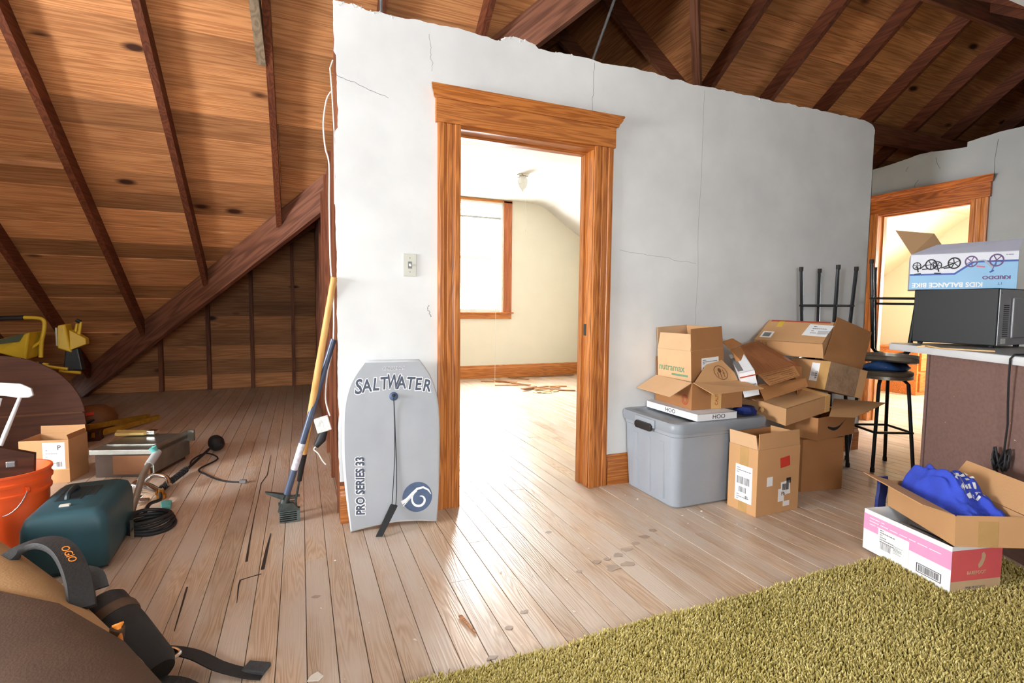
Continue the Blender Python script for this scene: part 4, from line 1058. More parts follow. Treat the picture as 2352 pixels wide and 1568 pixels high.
# crumpled blue shirt
n = 34; vs_ = []; fs = []
for i in range(n+1):
    for j in range(n+1):
        u, v = i/n, j/n
        x = .015+u*.225; y = .02+v*.37
        edge = min(u, 1-u, v, 1-v)
        z = .05+.16*min(1, edge*4)**.6*(.35+.95*v)
        z += .07*mnoise.noise(Vector((u*3.2, v*3.2, 1.3)))+.06*abs(mnoise.noise(Vector((u*6+v*3, v*5, 5.1))))+.012*mnoise.noise(Vector((u*14, v*14, 2)))
        vs_.append((x, y, max(.03, z)))
for i in range(n):
    for j in range(n): a = i*(n+1)+j; fs.append((a, a+n+1, a+n+2, a+1))
ring_ = [i*(n+1) for i in range(n+1)]
shirt = thing('blue_shirt', 'crumpled blue shirt with white lettering heaped in the clothes carton', 'shirt', (2.298, -1.555, .203), (0, -.03, -.50))
sh = part('cloth', MB().add(vs_, fs), 'cloth_blue', shirt, sm=True, ang=80)
md = sh.modifiers.new('s', 'SOLIDIFY'); md.thickness = .004; md2 = sh.modifiers.new('ss', 'SUBSURF'); md2.levels = 1; md2.render_levels = 1
# white print on the shirt follows the cloth
def cz(x, y):
    i = min(n, max(0, int((x-.015)/.225*n))); j = min(n, max(0, int((y-.02)/.37*n))); return vs_[i*(n+1)+j][2]
mb = MB()
for k in range(5):
    for m in range(5):
        x0 = .12+.017*m+(.004 if k % 2 else 0); y0 = .13+.022*k; L = (.012, .014, .008)[(k+m) % 3]
        z = max(cz(x0, y0), cz(x0+L, y0+.012), cz(x0, y0+.012), cz(x0+L, y0))+.004
        mb.add([(x0, y0, cz(x0, y0)+.006), (x0+L, y0, cz(x0+L, y0)+.006), (x0+L, y0+.012, cz(x0+L, y0+.012)+.006), (x0, y0+.012, cz(x0, y0+.012)+.006)], [(0,1,2,3)])
part('white_print', mb, 'label_white', shirt)
mb = MB()
for a_, b_ in zip(range(8), range(1, 9)):
    za, zb = .33-.036*a_, .33-.036*b_; xa, xb = .006*math.sin(a_*1.3), .006*math.sin(b_*1.3)
    mb.hexa([(2.474+xb, -1.166, zb), (2.522+xb, -1.172, zb), (2.522+xb, -1.158, zb), (2.474+xb, -1.152, zb)], [(2.474+xa, -1.166, za), (2.522+xa, -1.172, za), (2.522+xa, -1.158, za), (2.474+xa, -1.152, za)])
wpart('sleeve', mb, 'deep_blue', shirt)  # same shirt in a darker blue, its shade put into the colour

# ---- rug: backing plus shag pile
plain('rug_backing', (128, 112, 58), .9, .1)
def rugmat():
    m, nt, b = newmat('rug_pile')
    gi = node(nt, 'ShaderNodeNewGeometry'); n1 = node(nt, 'ShaderNodeTexNoise'); n1.inputs['Scale'].default_value = 3.; n1.inputs['Detail'].default_value = 3
    tc = node(nt, 'ShaderNodeTexCoord'); nt.links.new(tc.outputs['Object'], n1.inputs['Vector'])
    md = node(nt, 'ShaderNodeMath', operation='MULTIPLY'); md.inputs[1].default_value = .65; nt.links.new(gi.outputs['Random Per Island'], md.inputs[0])
    ad = node(nt, 'ShaderNodeMath', operation='MULTIPLY_ADD'); ad.inputs[1].default_value = .5; nt.links.new(n1.outputs[0], ad.inputs[0]); nt.links.new(md.outputs[0], ad.inputs[2])
    c = ramp(nt, ad.outputs[0], [(.1, lin((146, 130, 66))), (.5, lin((188, 170, 100))), (.85, lin((216, 200, 136)))])
    nt.links.new(c, b.inputs['Base Color']); b.inputs['Roughness'].default_value = .95; b.inputs['Specular IOR Level'].default_value = .1
rugmat()
rug = thing('shag_rug', 'olive green shag rug on the wood floor in the lower right corner', 'rug', (0, 0, 0))
RX0, RX1, RY0, RY1 = -.3, 2.97, -2.9, -1.27
part('backing', MB().prism([(RX0, RY0), (2.15, RY0), (2.95, RY1), (RX0, RY1)], .001, .008), 'rug_backing', rug)
import random as _r
rg = _r.Random(9); V_ = []; F_ = []
def tuft(x, y, s):
    a = rg.uniform(0, 2*PI); L = rg.uniform(.010, .019)*s; lean = rg.uniform(.003, .013); w_ = rg.uniform(.0016, .003)*s
    b = rg.uniform(0, 2*PI); dx, dy = math.cos(b)*lean, math.sin(b)*lean; o = len(V_)
    for k in range(3):
        t = a+k*2.094; V_.append((x+w_*math.cos(t), y+w_*math.sin(t), .006))
    for k in range(3):
        t = a+k*2.094; V_.append((x+dx*.6+w_*.85*math.cos(t), y+dy*.6+w_*.85*math.sin(t), .006+L*.75))
    V_.append((x+dx, y+dy, .006+L))
    for k in range(3):
        k2 = (k+1) % 3; F_.append((o+k, o+k2, o+3+k2, o+3+k)); F_.append((o+3+k, o+3+k2, o+6))
def rug_edge(x): return -1.262+.006*math.sin(x*7)+.004*math.sin(x*23)
# only where the view or a step aside from it could see single tufts: density falls with distance
y = RY0+.01
N = 0
while N < 110000:
    x = rg.uniform(.2, RX1); y = rug_edge(x)-rg.random()*1.0
    if y > -1.25 or x > 2.95+.51*(y+1.27): continue
    d = math.hypot(x, y+2.657)
    if y < -2.657+.18*x-.05: continue
    if rg.random() < min(1., .9/(d*d)+.18): tuft(x, y, 1.0+.12*d); N += 1
me = bpy.data.meshes.new('pile'); me.from_pydata(V_, [], F_)
o = link('pile', me, 'rug_pile', rug); o['kind'] = 'stuff'
# ------------------------------------------------------------------ bodyboard leaning on the wall
plain('board_foam', (160, 163, 168), .5, .06, 5, .04, 30)
plain('board_edge', (196, 199, 203), .5, .04, 5)
plain('board_ink', (66, 74, 92), .6, .12, 30)
plain('board_blue', (74, 92, 122), .6, .12, 30)
Mb = frame((.205, -.149, .006), (.99636, -.08526, 0), (.01086, .12691, .99186))
bb_ = thing('bodyboard', 'silver grey bodyboard with dark lettering leaning on the plaster wall', 'bodyboard', Mb.to_translation(), Mb.to_euler())
out = [(.073,.83),(.346,.83),(.38,.781),(.409,.726),(.437,.625),(.445,.475),(.44,.278),(.432,.131),(.42,-.001),(.317,.013),(.212,.018),(.107,.011),(.0,-.004),(-.016,.13),(-.034,.318),(-.037,.458),(-.03,.598),(-.006,.702),(.027,.767)]
def cat(pts, n=4):
    o = []; N = len(pts); sharp = {0, 1, 8, 12}
    for i in range(N):
        p0, p1, p2, p3 = (Vector(pts[(i+k-1) % N]) for k in range(4))
        if i in sharp: p0 = p1-(p2-p1)*.6
        if (i+1) % N in sharp: p3 = p2+(p2-p1)*.6
        for k in range(n):
            t = k/n; o.append(.5*((2*p1)+(p2-p0)*t+(2*p0-5*p1+4*p2-p3)*t*t+(3*p1-p0-3*p2+p3)*t**3))
    return o
oc_ = cat(out); cen = Vector((.205, .42))
def inset(d): return [(p+(cen-p).normalized()*d) for p in oc_]
# sides flare out below the deck (rails), then tuck to the bottom skin
dk = [(p.x, p.y, .0) for p in inset(.014)]
part('deck', loft([[(x, y, -.001) for x, y, z in dk], [(x, y, .001) for x, y, z in dk]]), 'board_foam', bb_)
part('rail', loft([[(p.x, p.y, -.001) for p in inset(.012)], [(p.x, p.y, -.006) for p in inset(.004)], [(p.x, p.y, -.02) for p in oc_], [(p.x, p.y, -.044) for p in inset(.01)], [(p.x, p.y, -.05) for p in inset(.02)]]), 'board_edge', bb_, sm=True, ang=50)
def arch_text(parent, s, x0, x1, y, size, rise, mat, mat2, z, ch_w=None, jit=.1):
    n = len(s); r = random.Random(5)
    for pas in (0, 1):
        for k, ch_ in enumerate(s):
            t = (k+.5)/n; xx = x0+(x1-x0)*t; yy = y+rise*(1-(2*t-1)**2)
            sz = size*(1.0+(.18 if k in (0, 4) else 0)*1.0)+r.uniform(-1, 1)*size*jit*0
            M = T(xx, yy, z+(.0002 if pas else -.0002)) @ Rot(-(2*t-1)*rise*3.2+(.05 if k % 2 else -.04), 'Z')
            text_part(ch_, sz, mat if pas else mat2, parent, M @ T(0, 0, 0), sx=(x1-x0)/n/size*1.6 if ch_ != 'W' else (x1-x0)/n/size*1.25, offset=(.0022 if pas else .006), align='CENTER', ext=.0002, shear=.15)
arch_text(bb_, 'SALTWATER', .022, .396, .660, .086, .024, 'board_ink', 'label_white', .0016)
text_part('CAROLINAS', .024, 'label_white', bb_, T(.159, .776, .0014) @ Rot(.03, 'Z'), offset=.0012, shear=.2, sx=.83)
text_part('CAROLINAS', .024, 'board_ink', bb_, T(.159, .776, .0018) @ Rot(.03, 'Z'), offset=.0, shear=.2, sx=.83)
for off, m, z in ((.0055, 'label_white', .0014), (.002, 'board_ink', .0018)):
    text_part('PRO SERIES 33', .056, m, bb_, T(.066, .076, z) @ Rot(PI/2, 'Z'), offset=off, sx=.80, shear=.1)
# wave emblem
def arcpts(cx, cy, r, a0, a1, n=16): return [(cx+r*math.cos(a0+(a1-a0)*k/n), cy+r*math.sin(a0+(a1-a0)*k/n)) for k in range(n+1)]
cx, cy, R_ = .322, .137, .074
poly(bb_, Matrix.Identity(4), arcpts(cx, cy, R_, 0, 2*PI, 40)[:-1], 'board_blue', .0014, 'emblem')
def stroke(pts, ws, z, name, mat):
    mb = MB(); P = [Vector(p) for p in pts]
    for i in range(len(P)-1):
        d0 = (P[min(i+1, len(P)-1)]-P[max(i-1, 0)]).normalized(); d1 = (P[min(i+2, len(P)-1)]-P[i]).normalized()
        n0 = Vector((-d0.y, d0.x))*ws[i]/2; n1 = Vector((-d1.y, d1.x))*ws[i+1]/2
        a, b, c, d = P[i]-n0, P[i+1]-n1, P[i+1]+n1, P[i]+n0
        mb.add([(p.x, p.y, z) for p in (a, b, c, d)], [(0,1,2,3)])
    part(name, mb, mat, bb_)
W1_ = [(cx-.078, cy-.022), (cx-.05, cy-.008), (cx-.025, cy+.018), (cx, cy+.04), (cx+.03, cy+.045), (cx+.055, cy+.03), (cx+.068, cy+.008)]
stroke(W1_, [.018, .018, .014, .012, .010, .008, .003], .0018, 'emblem_wave', 'label_white')
stroke([(cx-.072, cy-.04), (cx-.045, cy-.012), (cx-.02, cy+.01)], [.004, .006, .003], .0018, 'emblem_wave', 'label_white')
sp = [(cx+.012+(.045-.0016*k)*math.cos(1.9+k*.33), cy-.014+(.045-.0016*k)*math.sin(1.9+k*.33)) for k in range(19)]
stroke(sp, [.004+.008*math.sin(PI*k/18) for k in range(19)], .0018, 'emblem_curl', 'label_white')
# plug and leash
part('leash_plug', MB().lathe([(0, .008), (.012, .008), (.02, .004), (.022, 0)], 20, T(.213, .645, .001)), 'board_blue', bb_, sm=True)
part('plug_knob', MB().lathe([(0, .02), (.007, .018), (.009, .006), (.009, 0)], 12, T(.213, .65, .006)), 'black_rubber', bb_, sm=True)
part('leash', MB().tube([(.211, .64, .02), (.213, .6, .01), (.215, .5, .006), (.214, .35, .006), (.205, .22, .008), (.196, .115, .012)], .0022, 6).tube([(.212, .64, .02), (.215, .58, .009), (.218, .45, .006), (.222, .3, .006), (.22, .18, .01), (.214, .11, .014)], .0022, 6), 'ink_black', bb_)
part('leash_cuff', MB().hexa([(.19, .118, .01), (.222, .11, .014), (.225, .108, .022), (.19, .12, .02)], [(.112, -.012, .08), (.142, -.012, .085), (.145, -.01, .092), (.112, -.009, .09)]), 'black_rubber', bb_, bw=.003)

# ------------------------------------------------------------------ garden tools against the wall end
wood('handle_wood', (226, 178, 112), (206, 152, 84), 2, .45, 12, 8, .4, .05)
plain('tool_steel', (86, 94, 92), .4, .25, 30, metal=.7)
plain('handle_blue', (72, 82, 104), .35, .08, 10)
plain('label_print', (210, 206, 214), .4, .25, 60)
def along(p, q, t): return tuple(Vector(p).lerp(Vector(q), t))
h1 = thing('garden_hoe', 'long garden hoe with pale wooden handle leaning on the wall end', 'hoe', (-.03, .16, 0))
p, q = (-.037, .20, .09), (.152, -.014, 1.235)
wpart('handle', MB().tube([along(p, q, .2), along(p, q, .6), q], [.0165, .0175, .015], 12), 'handle_wood', h1, sm=True)
wpart('ferrule', MB().tube([along(p, q, .08), along(p, q, .21)], [.012, .0172], 12), 'black_plastic', h1, sm=True)
wpart('shank', MB().tube([along(p, q, .09), p, (-.045, .205, .03)], .006, 8), 'tool_steel', h1)
mb = MB().box(-.085, -.02, .20, .21, .09, .10)
for k in range(6): mb.hexa([(-.088, .207, .015+.013*k), (-.04, .207, .015+.013*k), (-.04, .211, .015+.013*k), (-.088, .211, .015+.013*k)], [(-.088, .207, .02+.013*k), (-.04, .207, .02+.013*k), (-.04, .211, .02+.013*k), (-.088, .211, .02+.013*k)])
mb.box(-.044, -.034, .20, .213, .002, .1)
wpart('head', mb, 'tool_steel', h1)
h2 = thing('cultivator', 'garden cultivator with dark blue grey handle and steel comb head on the floor', 'cultivator', (-.09, .1, 0))
p, q = (-.092, .115, .10), (.152, .10, .925)
wpart('handle', MB().tube([p, along(p, q, .5), q], [.017, .0165, .0155], 12), 'handle_blue', h2, sm=True)
wpart('handle_label', MB().tube([along(p, q, .2), along(p, q, .36)], [.0174, .0172], 12), 'label_print', h2, sm=True)
wpart('socket', MB().tube([along(p, q, -.06), p, along(p, q, .05)], [.019, .022, .0195], 12), 'tool_steel', h2, sm=True)
wpart('blade', MB().hexa([(-.175, .11, .155), (-.10, .09, .12), (-.10, .12, .12), (-.172, .125, .155)], [(-.18, .112, .165), (-.09, .088, .145), (-.09, .122, .145), (-.178, .124, .165)]), 'tool_steel', h2)
mb = MB().hexa([(-.115, .10, .06), (-.02, .085, .06), (-.02, .11, .06), (-.115, .125, .06)], [(-.12, .10, .10), (-.05, .085, .10), (-.05, .11, .10), (-.12, .125, .10)])
for k in range(6): mb.box(-.115, -.03, .09, .115, .004+.0105*k, .009+.0105*k)
mb.box(-.035, -.02, .088, .117, .002, .07)
wpart('comb', mb, 'tool_steel', h2)

# ------------------------------------------------------------------ switch plate, wiring
plain('switch_plate', (206, 206, 194), .35, .06, 12)
sw = thing('light_switch', 'grubby ivory toggle switch plate beside the near doorway', 'switch', (.4875, -.0005, 1.252))
part('plate', MB().box(0, .0705, -.006, 0, 0, .116), 'switch_plate', sw, bw=.003)
part('slot', MB().box(.026, .046, -.0068, -.005, .04, .075), 'ink_grey', sw)
part('toggle', MB().hexa([(.031, -.006, .054), (.041, -.006, .054), (.041, -.006, .066), (.031, -.006, .066)], [(.032, -.02, .05), (.040, -.02, .05), (.040, -.02, .058), (.032, -.02, .058)]), 'label_white', sw)
for z in (.022, .094): part('screw', MB().lathe([(0, .002), (.003, .0015), (.0035, 0)], 8, T(.0353, -.006, z) @ Rot(PI/2, 'X')), 'iron', sw)
cable = [(.163, .06, 2.29), (.150, .06, 2.25), (.157, .06, 2.15), (.166, .06, 1.95), (.165, .06, 1.6)]
tag(part('wall_cable', MB().tube(cable, .0035, 6), 'cord_white', sm=True), 'short white cable looping over the ragged wall end near the top', 'cable')
cable = [(.16, .13, 2.17), (.135, .12, 2.12), (.118, .11, 2.0), (.125, .1, 1.88), (.142, .1, 1.8), (.14, .1, 1.6), (.143, .1, 1.3), (.155, .1, 1.15), (.15, .1, .9), (.12, .1, .75), (.11, .1, .62), (.13, .1, .53)]
def smoothpath(P, n=5):
    P = [Vector(p) for p in P]; o = []
    for i in range(len(P)-1):
        p0 = P[max(i-1, 0)]; p1 = P[i]; p2 = P[i+1]; p3 = P[min(i+2, len(P)-1)]
        for k in range(n):
            t = k/n; o.append(.5*((2*p1)+(p2-p0)*t+(2*p0-5*p1+4*p2-p3)*t*t+(3*p1-p0-3*p2+p3)*t**3))
    return o+[P[-1]]
ob = thing('outlet_box', 'loose white outlet box dangling on cable beside the wall end', 'outlet', (.10, .08, .44))
wpart('cable', MB().tube(smoothpath(cable), .004, 6), 'cord_white', ob, sm=True)
wpart('box', MB().box(-.04, .03, -.025, .025, -.03, .04, T(.10, .08, .49) @ Rot(-.25, 'Y')), 'plaster_edge', ob, bw=.004)
wpart('plug', MB().tube([(.1, .075, .46), (.085, .07, .42), (.06, .07, .385)], [.018, .024, .014], 10), 'black_rubber', ob, sm=True)
wpart('loose_wire', MB().tube(smoothpath([(.06, .07, .385), (.05, .07, .37), (.07, .06, .35), (.09, .06, .31), (.105, .06, .29)]), .003, 6), 'cord_white', ob)

# ------------------------------------------------------------------ bits on the floor
random.seed(31)
plain('chip', (222, 212, 198), .9, .1)
r_ = random.Random(8)
for k, (x, y) in enumerate([(.2, -.9), (.33, -1.05), (.05, -.75), (.1, -1.15), (.75, -.75), (.86, -.82), (.98, -.9), (1.7, -.35), (1.78, -.28), (1.75, -.2), (1.86, -.56), (1.95, -.62), (2.05, -.75), (2.1, -.82), (1.68, -.5), (.55, -.28), (.25, -.32), (.12, -.4), (1.2, -.7), (1.35, -.95), (.42, -.75), (-.3, .4), (-.2, -.1), (1.55, -.8), (.65, -1.2), (1.82, -.65), (2.0, -.55), (.9, -1.1)]):
    s = r_.uniform(.003, .008)
    bm = bmesh.new()
    for _ in range(7): bm.verts.new(Vector((r_.gauss(0, 1), r_.gauss(0, 1), abs(r_.gauss(0, .5)))).normalized()*s)
    bmesh.ops.convex_hull(bm, input=bm.verts); me = bpy.data.meshes.new('plaster_chip'); bm.to_mesh(me); bm.free()
    zmin = min(v.co.z for v in me.vertices)
    o = link('plaster_chip', me, 'chip'); o.location = (x, y, .0005-zmin)
    tag(o, 'tiny white plaster chip fallen on the floorboards', 'plaster chip', 'plaster chips on the floor')
tag(part('wood_splinter', MB().hexa([(.5, -.98, .001), (.512, -.985, .001), (.53, -1.09, .001), (.525, -1.09, .001)], [(.5, -.98, .007), (.512, -.985, .009), (.53, -1.09, .005), (.525, -1.09, .005)]), 'scrap_wood'), 'long reddish wood splinter on the floor in front of the bodyboard', 'splinter')
tag(part('paper_flake', MB().prism([(.0, -1.12), (.03, -1.13), (.045, -1.115), (.03, -1.09), (.01, -1.1)], .001, .004), 'chip'), 'flake of pale paper on the floorboards near the rug', 'flake')
# splits between and across the boards, and old dark drips on the floor
plain('gap_dark', (52, 34, 22), .95, .1); plain('drip', (166, 144, 126), .6, .15)
def split(P, ws):
    mb = MB(); P = [Vector(p) for p in P]
    for i in range(len(P)-1):
        d = (P[i+1]-P[i]).normalized(); n = Vector((-d.y, d.x)); a, b, c, e = P[i]-n*ws[i]/2, P[i+1]-n*ws[i+1]/2, P[i+1]+n*ws[i+1]/2, P[i]+n*ws[i]/2
        mb.prism([tuple(a), tuple(b), tuple(c), tuple(e)], .0006, .0014)
    part('gap', mb, 'gap_dark', floor)
split([(-.22, 1.405), (-.217, .936), (-.242, .771), (-.24, .467), (-.241, .273), (-.237, -.052), (-.232, -.273)], [.002, .006, .006, .003, .004, .006, .010])
split([(-.15, -.012), (-.158, -.184), (-.164, -.37)], [.004, .012, .014])
split([(-.166, -.406), (-.21, -.418), (-.24, -.428), (-.242, -.471), (-.235, -.6)], [.006, .005, .006, .006, .002])
split([(-.425, -.41), (-.418, -.544), (-.41, -.708)], [.007, .006, .003])
r_ = random.Random(77)
for k, (x, y, s) in enumerate([(1.169, -.818, .018), (1.228, -.813, .014), (1.291, -.803, .02), (1.359, -.772, .022), (1.433, -.736, .02), (1.516, -.691, .024), (1.599, -.65, .018), (1.212, -.887, .03), (1.281, -.882, .026), (1.057, -.861, .012), (1.105, -.481, .014), (.646, -1.1, .012), (.731, -1.038, .014), (.538, -1.221, .014), (.035, -.661, .013)]):
    part('drip_stain', MB().prism([(x+s*r_.uniform(.6, 1.3)*math.cos(t)*1.2, y+s*r_.uniform(.5, 1.1)*math.sin(t)) for t in [2*PI*j/11 for j in range(11)]], .0006, .0009), 'drip', floor)
# ------------------------------------------------------------------ clutter in the left corner
# teal case
plain('teal_plastic', (42, 82, 92), .45, .08, 6, .05, 60)
plain('teal_dark', (28, 46, 52), .5, .1)
plain('teal_light', (96, 178, 172), .4, .05)
ca, cb, chh = .28, .47, .255
gc = thing('carry_case', 'dark teal plastic carrying case with recessed top handle', 'case', (-1.03, -.155, 0), (0, 0, .054))
rz_ = lambda e, z, r=.035: [(x, y, z) for x, y in rrect(-e, ca+e, -e, cb+e, r)]
part('body', loft([rz_(-.02, 0, .03), rz_(-.006, .012), rz_(0, .04), rz_(.004, .15), rz_(0, .205), rz_(-.012, .24), rz_(-.035, .255, .03)]), 'teal_plastic', gc, sm=True, ang=50)
hd = part('handle', MB().tube(smoothpath([(.1, .2, .252), (.1, .215, .27), (.1, .27, .275), (.1, .32, .272), (.1, .335, .252)]), .011, 8), 'teal_dark', gc, sm=True)
part('handle_recess', MB().box(.06, .15, .18, .36, .2535, .2565), 'teal_dark', gc, bw=.001)
part('handle_slot', MB().box(.155, .19, .22, .36, .2535, .2558), 'teal_dark', gc)
part('latch', MB().box(.1, .135, .10, .12, .2535, .262), 'chip', gc, bw=.002)
part('seam', MB().box(.0, ca, -.0012, .001, .018, .0205).box(-.0012, .001, 0, cb, .018, .0205), 'teal_dark', gc)
# orange bucket
plain('bucket_orange', (240, 92, 36), .4, .05, 5)
bk_ = thing('bucket', 'bright orange plastic bucket in the left corner', 'bucket', (-1.203, .20, 0))
prof = [(0, .004), (.128, .004), (.13, 0), (.133, .002), (.144, .27), (.152, .272), (.153, .284), (.147, .288), (.149, .318), (.156, .32), (.157, .332), (.15, .336), (.151, .358), (.157, .36), (.157, .37), (.148, .37), (.146, .355), (.13, .012), (0, .012)]
part('shell', MB().lathe(prof, 40), 'bucket_orange', bk_, sm=True, ang=35)
for s in (-1, 1): part('handle_lug', MB().lathe([(0, .012), (.014, .01), (.016, 0)], 12, T(s*.155*.7, -s*.155*.7, .3) @ Rot(PI/4, 'Z') @ Rot(s*PI/2, 'Y')), 'bucket_orange', bk_)
part('wire_handle', MB().tube([(.165*math.cos(t)*.72-.02*math.sin(t)*0, -.165*math.cos(t)*.72-.1*math.sin(t), .3-.1*math.sin(t)) for t in [PI*k/16 for k in range(17)]], .002, 6), 'iron', bk_)
wood('dark_board', (78, 42, 26), (50, 26, 16), 0, .5, 10, 8, .4, .1)
db = thing('dark_board', 'dark brown wooden panel standing in the orange bucket', 'panel', (-1.2, .175, .013))
wpart('panel', MB().sheet([(-1.30, .20, .31), (-1.288, .13, .02), (-1.10, .12, .02), (-1.052, .165, .44)][::-1] if False else [(-1.31, .13, .525), (-1.285, .20, .03), (-1.12, .19, .02), (-1.082, .15, .44)], .018), 'dark_board', db)
wpart('latch', MB().box(-1.16, -1.13, .105, .125, .40, .425), 'iron', db, bw=.003)
# carton with address label
lc = carton('address_carton', 'open cardboard box with white address label behind the orange bucket', (-1.575, 1.245, 0), (0, 0, -.16), (.255, .2, .265), {'b': (-4, .05, 'cardboard'), 'r': (-20, .03, 'cardboard_dark')}, 'cardboard')
F = fM('f', .255, .2, .265)
patch(lc, F, .12, .085, .115, .165, 'label_white'); text_part('P', .04, 'ink_black', lc, F @ T(.195, .205, .0014)); lines(lc, F, .135, .2, .06, 5, .02, .004); bars(lc, F, .19, .1, .03, .03, 6, t=.0014)
patch(lc, F, .0, .08, .255, .004, 'tape_cream', 'tape')
# white chair
plain('chair_white', (214, 218, 220), .35, .08, 8)
plain('chrome', (210, 210, 205), .15, .05, metal=1.)
wc = thing('small_chair', 'white painted wooden chair with curved top rail at the left edge', 'chair', (-1.62, .72, 0), (0, 0, .1))
part('seat', MB().prism(rrect(-.15, .13, -.12, .16, .05), .27, .295), 'chair_white', wc, bw=.006)
cr = [(-.22, 0), (-.2, .06), (-.1, .08), (.08, .078), (.16, .068), (.205, .04), (.215, .0), (.195, -.012), (.15, -.01), (.1, .004), (.04, .012), (-.05, .012), (-.12, 0), (-.18, -.012)]
part('top_rail', MB().prism(cr, -.012, .012, frame((.04, .24, .578), (1, 0, 0), (0, .18, 1))), 'chair_white', wc, bw=.004)
for k in range(5):
    x0, x1 = -.1+.055*k, -.13+.082*k
    part('spindle', MB().tube([(x0, .15, .29), (x0*.7+x1*.3, .18, .38), (x1, .235, .572)], [.009, .012, .009], 10), 'chair_white', wc, sm=True)
for sx, sy in ((-.12, -.09), (.1, -.09), (-.12, .13), (.1, .13)):
    part('leg', MB().tube([(sx, sy, .272), (sx*1.1, sy*1.1, .15), (sx*1.25, sy*1.2, 0)], [.013, .016, .01], 10), 'chair_white', wc, sm=True)
# round brown table top
wood('brown_top', (96, 56, 38), (72, 40, 26), 0, .45, 10, 8, .3, .1)
rt = thing('round_tabletop', 'large round brown drop leaf tabletop standing on edge in the corner', 'tabletop', (-1.99, 2.0, 0), (-.06, 0, .05))
up_ = [(.5*math.cos(t), .22+.5*math.sin(t)) for t in [math.radians(7.8+164.4*k/28) for k in range(29)]]
part('leaf', MB().prism(up_, 0, .02, Rot(PI/2, 'X')), 'brown_top', rt, bw=.004)
part('leaf', MB().prism([(.49, .286), (-.49, .286), (-.5, .2), (-.43, .0), (.43, 0), (.5, .2)], 0, .02, Rot(PI/2, 'X')), 'brown_top', rt, bw=.004)
part('hinge_strip', MB().box(-.48, .48, -.024, -.02, .282, .292), 'ink_brown', rt)
# twin work lights
plain('yellow_metal', (222, 182, 44), .4, .08, 10)
plain('lamp_face', (196, 198, 176), .15, .1)
plain('dark_glass', (86, 92, 70), .15, .15, 10)
wl = thing('work_light', 'yellow twin head work light on a tubular stand in the dark eave', 'work light', (-2.05, 3.0, 0))
ym = 'yellow_metal'
wpart('head', MB().hexa([(-2.36, 2.93, .67), (-2.18, 2.93, .60), (-2.14, 3.07, .62), (-2.34, 3.07, .70)], [(-2.38, 2.9, .77), (-2.13, 2.9, .845), (-2.11, 3.1, .85), (-2.38, 3.1, .78)]), ym, wl, bw=.015, seg=3)
wpart('lens', MB().hexa([(-2.36, 2.895, .74), (-2.20, 2.895, .765), (-2.20, 2.905, .765), (-2.36, 2.905, .74)], [(-2.35, 2.893, .775), (-2.16, 2.893, .835), (-2.16, 2.905, .835), (-2.35, 2.905, .775)]), 'dark_glass', wl)
wpart('handle', MB().tube(smoothpath([(-2.5, 3.0, .95), (-2.2, 3.0, .965), (-2.10, 3.0, .96), (-2.065, 3.0, .93), (-2.07, 3.0, .85), (-2.09, 3.0, .75), (-2.10, 3.0, .62)]), .016, 10), ym, wl, sm=True)
wpart('handle_grip', MB().tube([(-2.55, 3.0, .947), (-2.2, 3.0, .966)], .02, 10), 'black_rubber', wl, sm=True)
wpart('bracket', MB().tube([(-2.16, 3.0, .70), (-2.08, 3.0, .77)], .013, 8), ym, wl)
wpart('head', MB().hexa([(-1.96, 2.93, .70), (-1.87, 2.95, .66), (-1.87, 3.07, .66), (-1.96, 3.09, .70)], [(-1.95, 2.92, .90), (-1.90, 2.94, .91), (-1.90, 3.08, .91), (-1.95, 3.1, .90)]), ym, wl, bw=.012, seg=3)
wpart('head_fins', MB().hexa([(-1.88, 2.95, .68), (-1.77, 2.97, .73), (-1.77, 3.05, .73), (-1.88, 3.07, .68)], [(-1.88, 2.95, .86), (-1.77, 2.97, .78), (-1.77, 3.05, .78), (-1.88, 3.07, .86)]), ym, wl, bw=.006)
wpart('lens', MB().box(-1.972, -1.958, 2.94, 3.07, .72, .88), 'lamp_face', wl, bw=.003)
wpart('handle', MB().tube([(-1.83, 3.0, .80), (-1.81, 3.0, .93)], .013, 8).tube([(-1.86, 3.02, .82), (-1.845, 3.02, .91)], .01, 8), ym, wl)
wpart('handle_grip', MB().tube([(-1.81, 3.0, .925), (-1.84, 3.0, .945)], .017, 8), 'black_rubber', wl)
wpart('mount', MB().hexa([(-1.94, 2.96, .50), (-1.80, 2.96, .50), (-1.80, 3.05, .50), (-1.94, 3.05, .50)], [(-1.92, 2.97, .68), (-1.83, 2.97, .70), (-1.83, 3.04, .70), (-1.92, 3.04, .68)]), 'black_plastic', wl, bw=.01)
for a, b in (((-2.40, 3.0, .62), (-2.05, 3.0, .555)), ((-2.2, 2.95, .575), (-1.9, 2.95, .515)), ((-1.97, 2.98, .50), (-1.82, 2.98, .475))): wpart('cross_bar', MB().tube([a, b], .013, 8), ym, wl)
wpart('post', MB().tube([(-2.1, 3.0, .58), (-2.1, 3.0, .02)], .016, 8), 'black_plastic', wl)
for a in range(3):
    t = a*2.094+.4; wpart('leg', MB().tube([(-2.1, 3.0, .3), (-2.1+.3*math.cos(t), 3.0+.3*math.sin(t), .012)], .012, 8), 'black_plastic', wl)
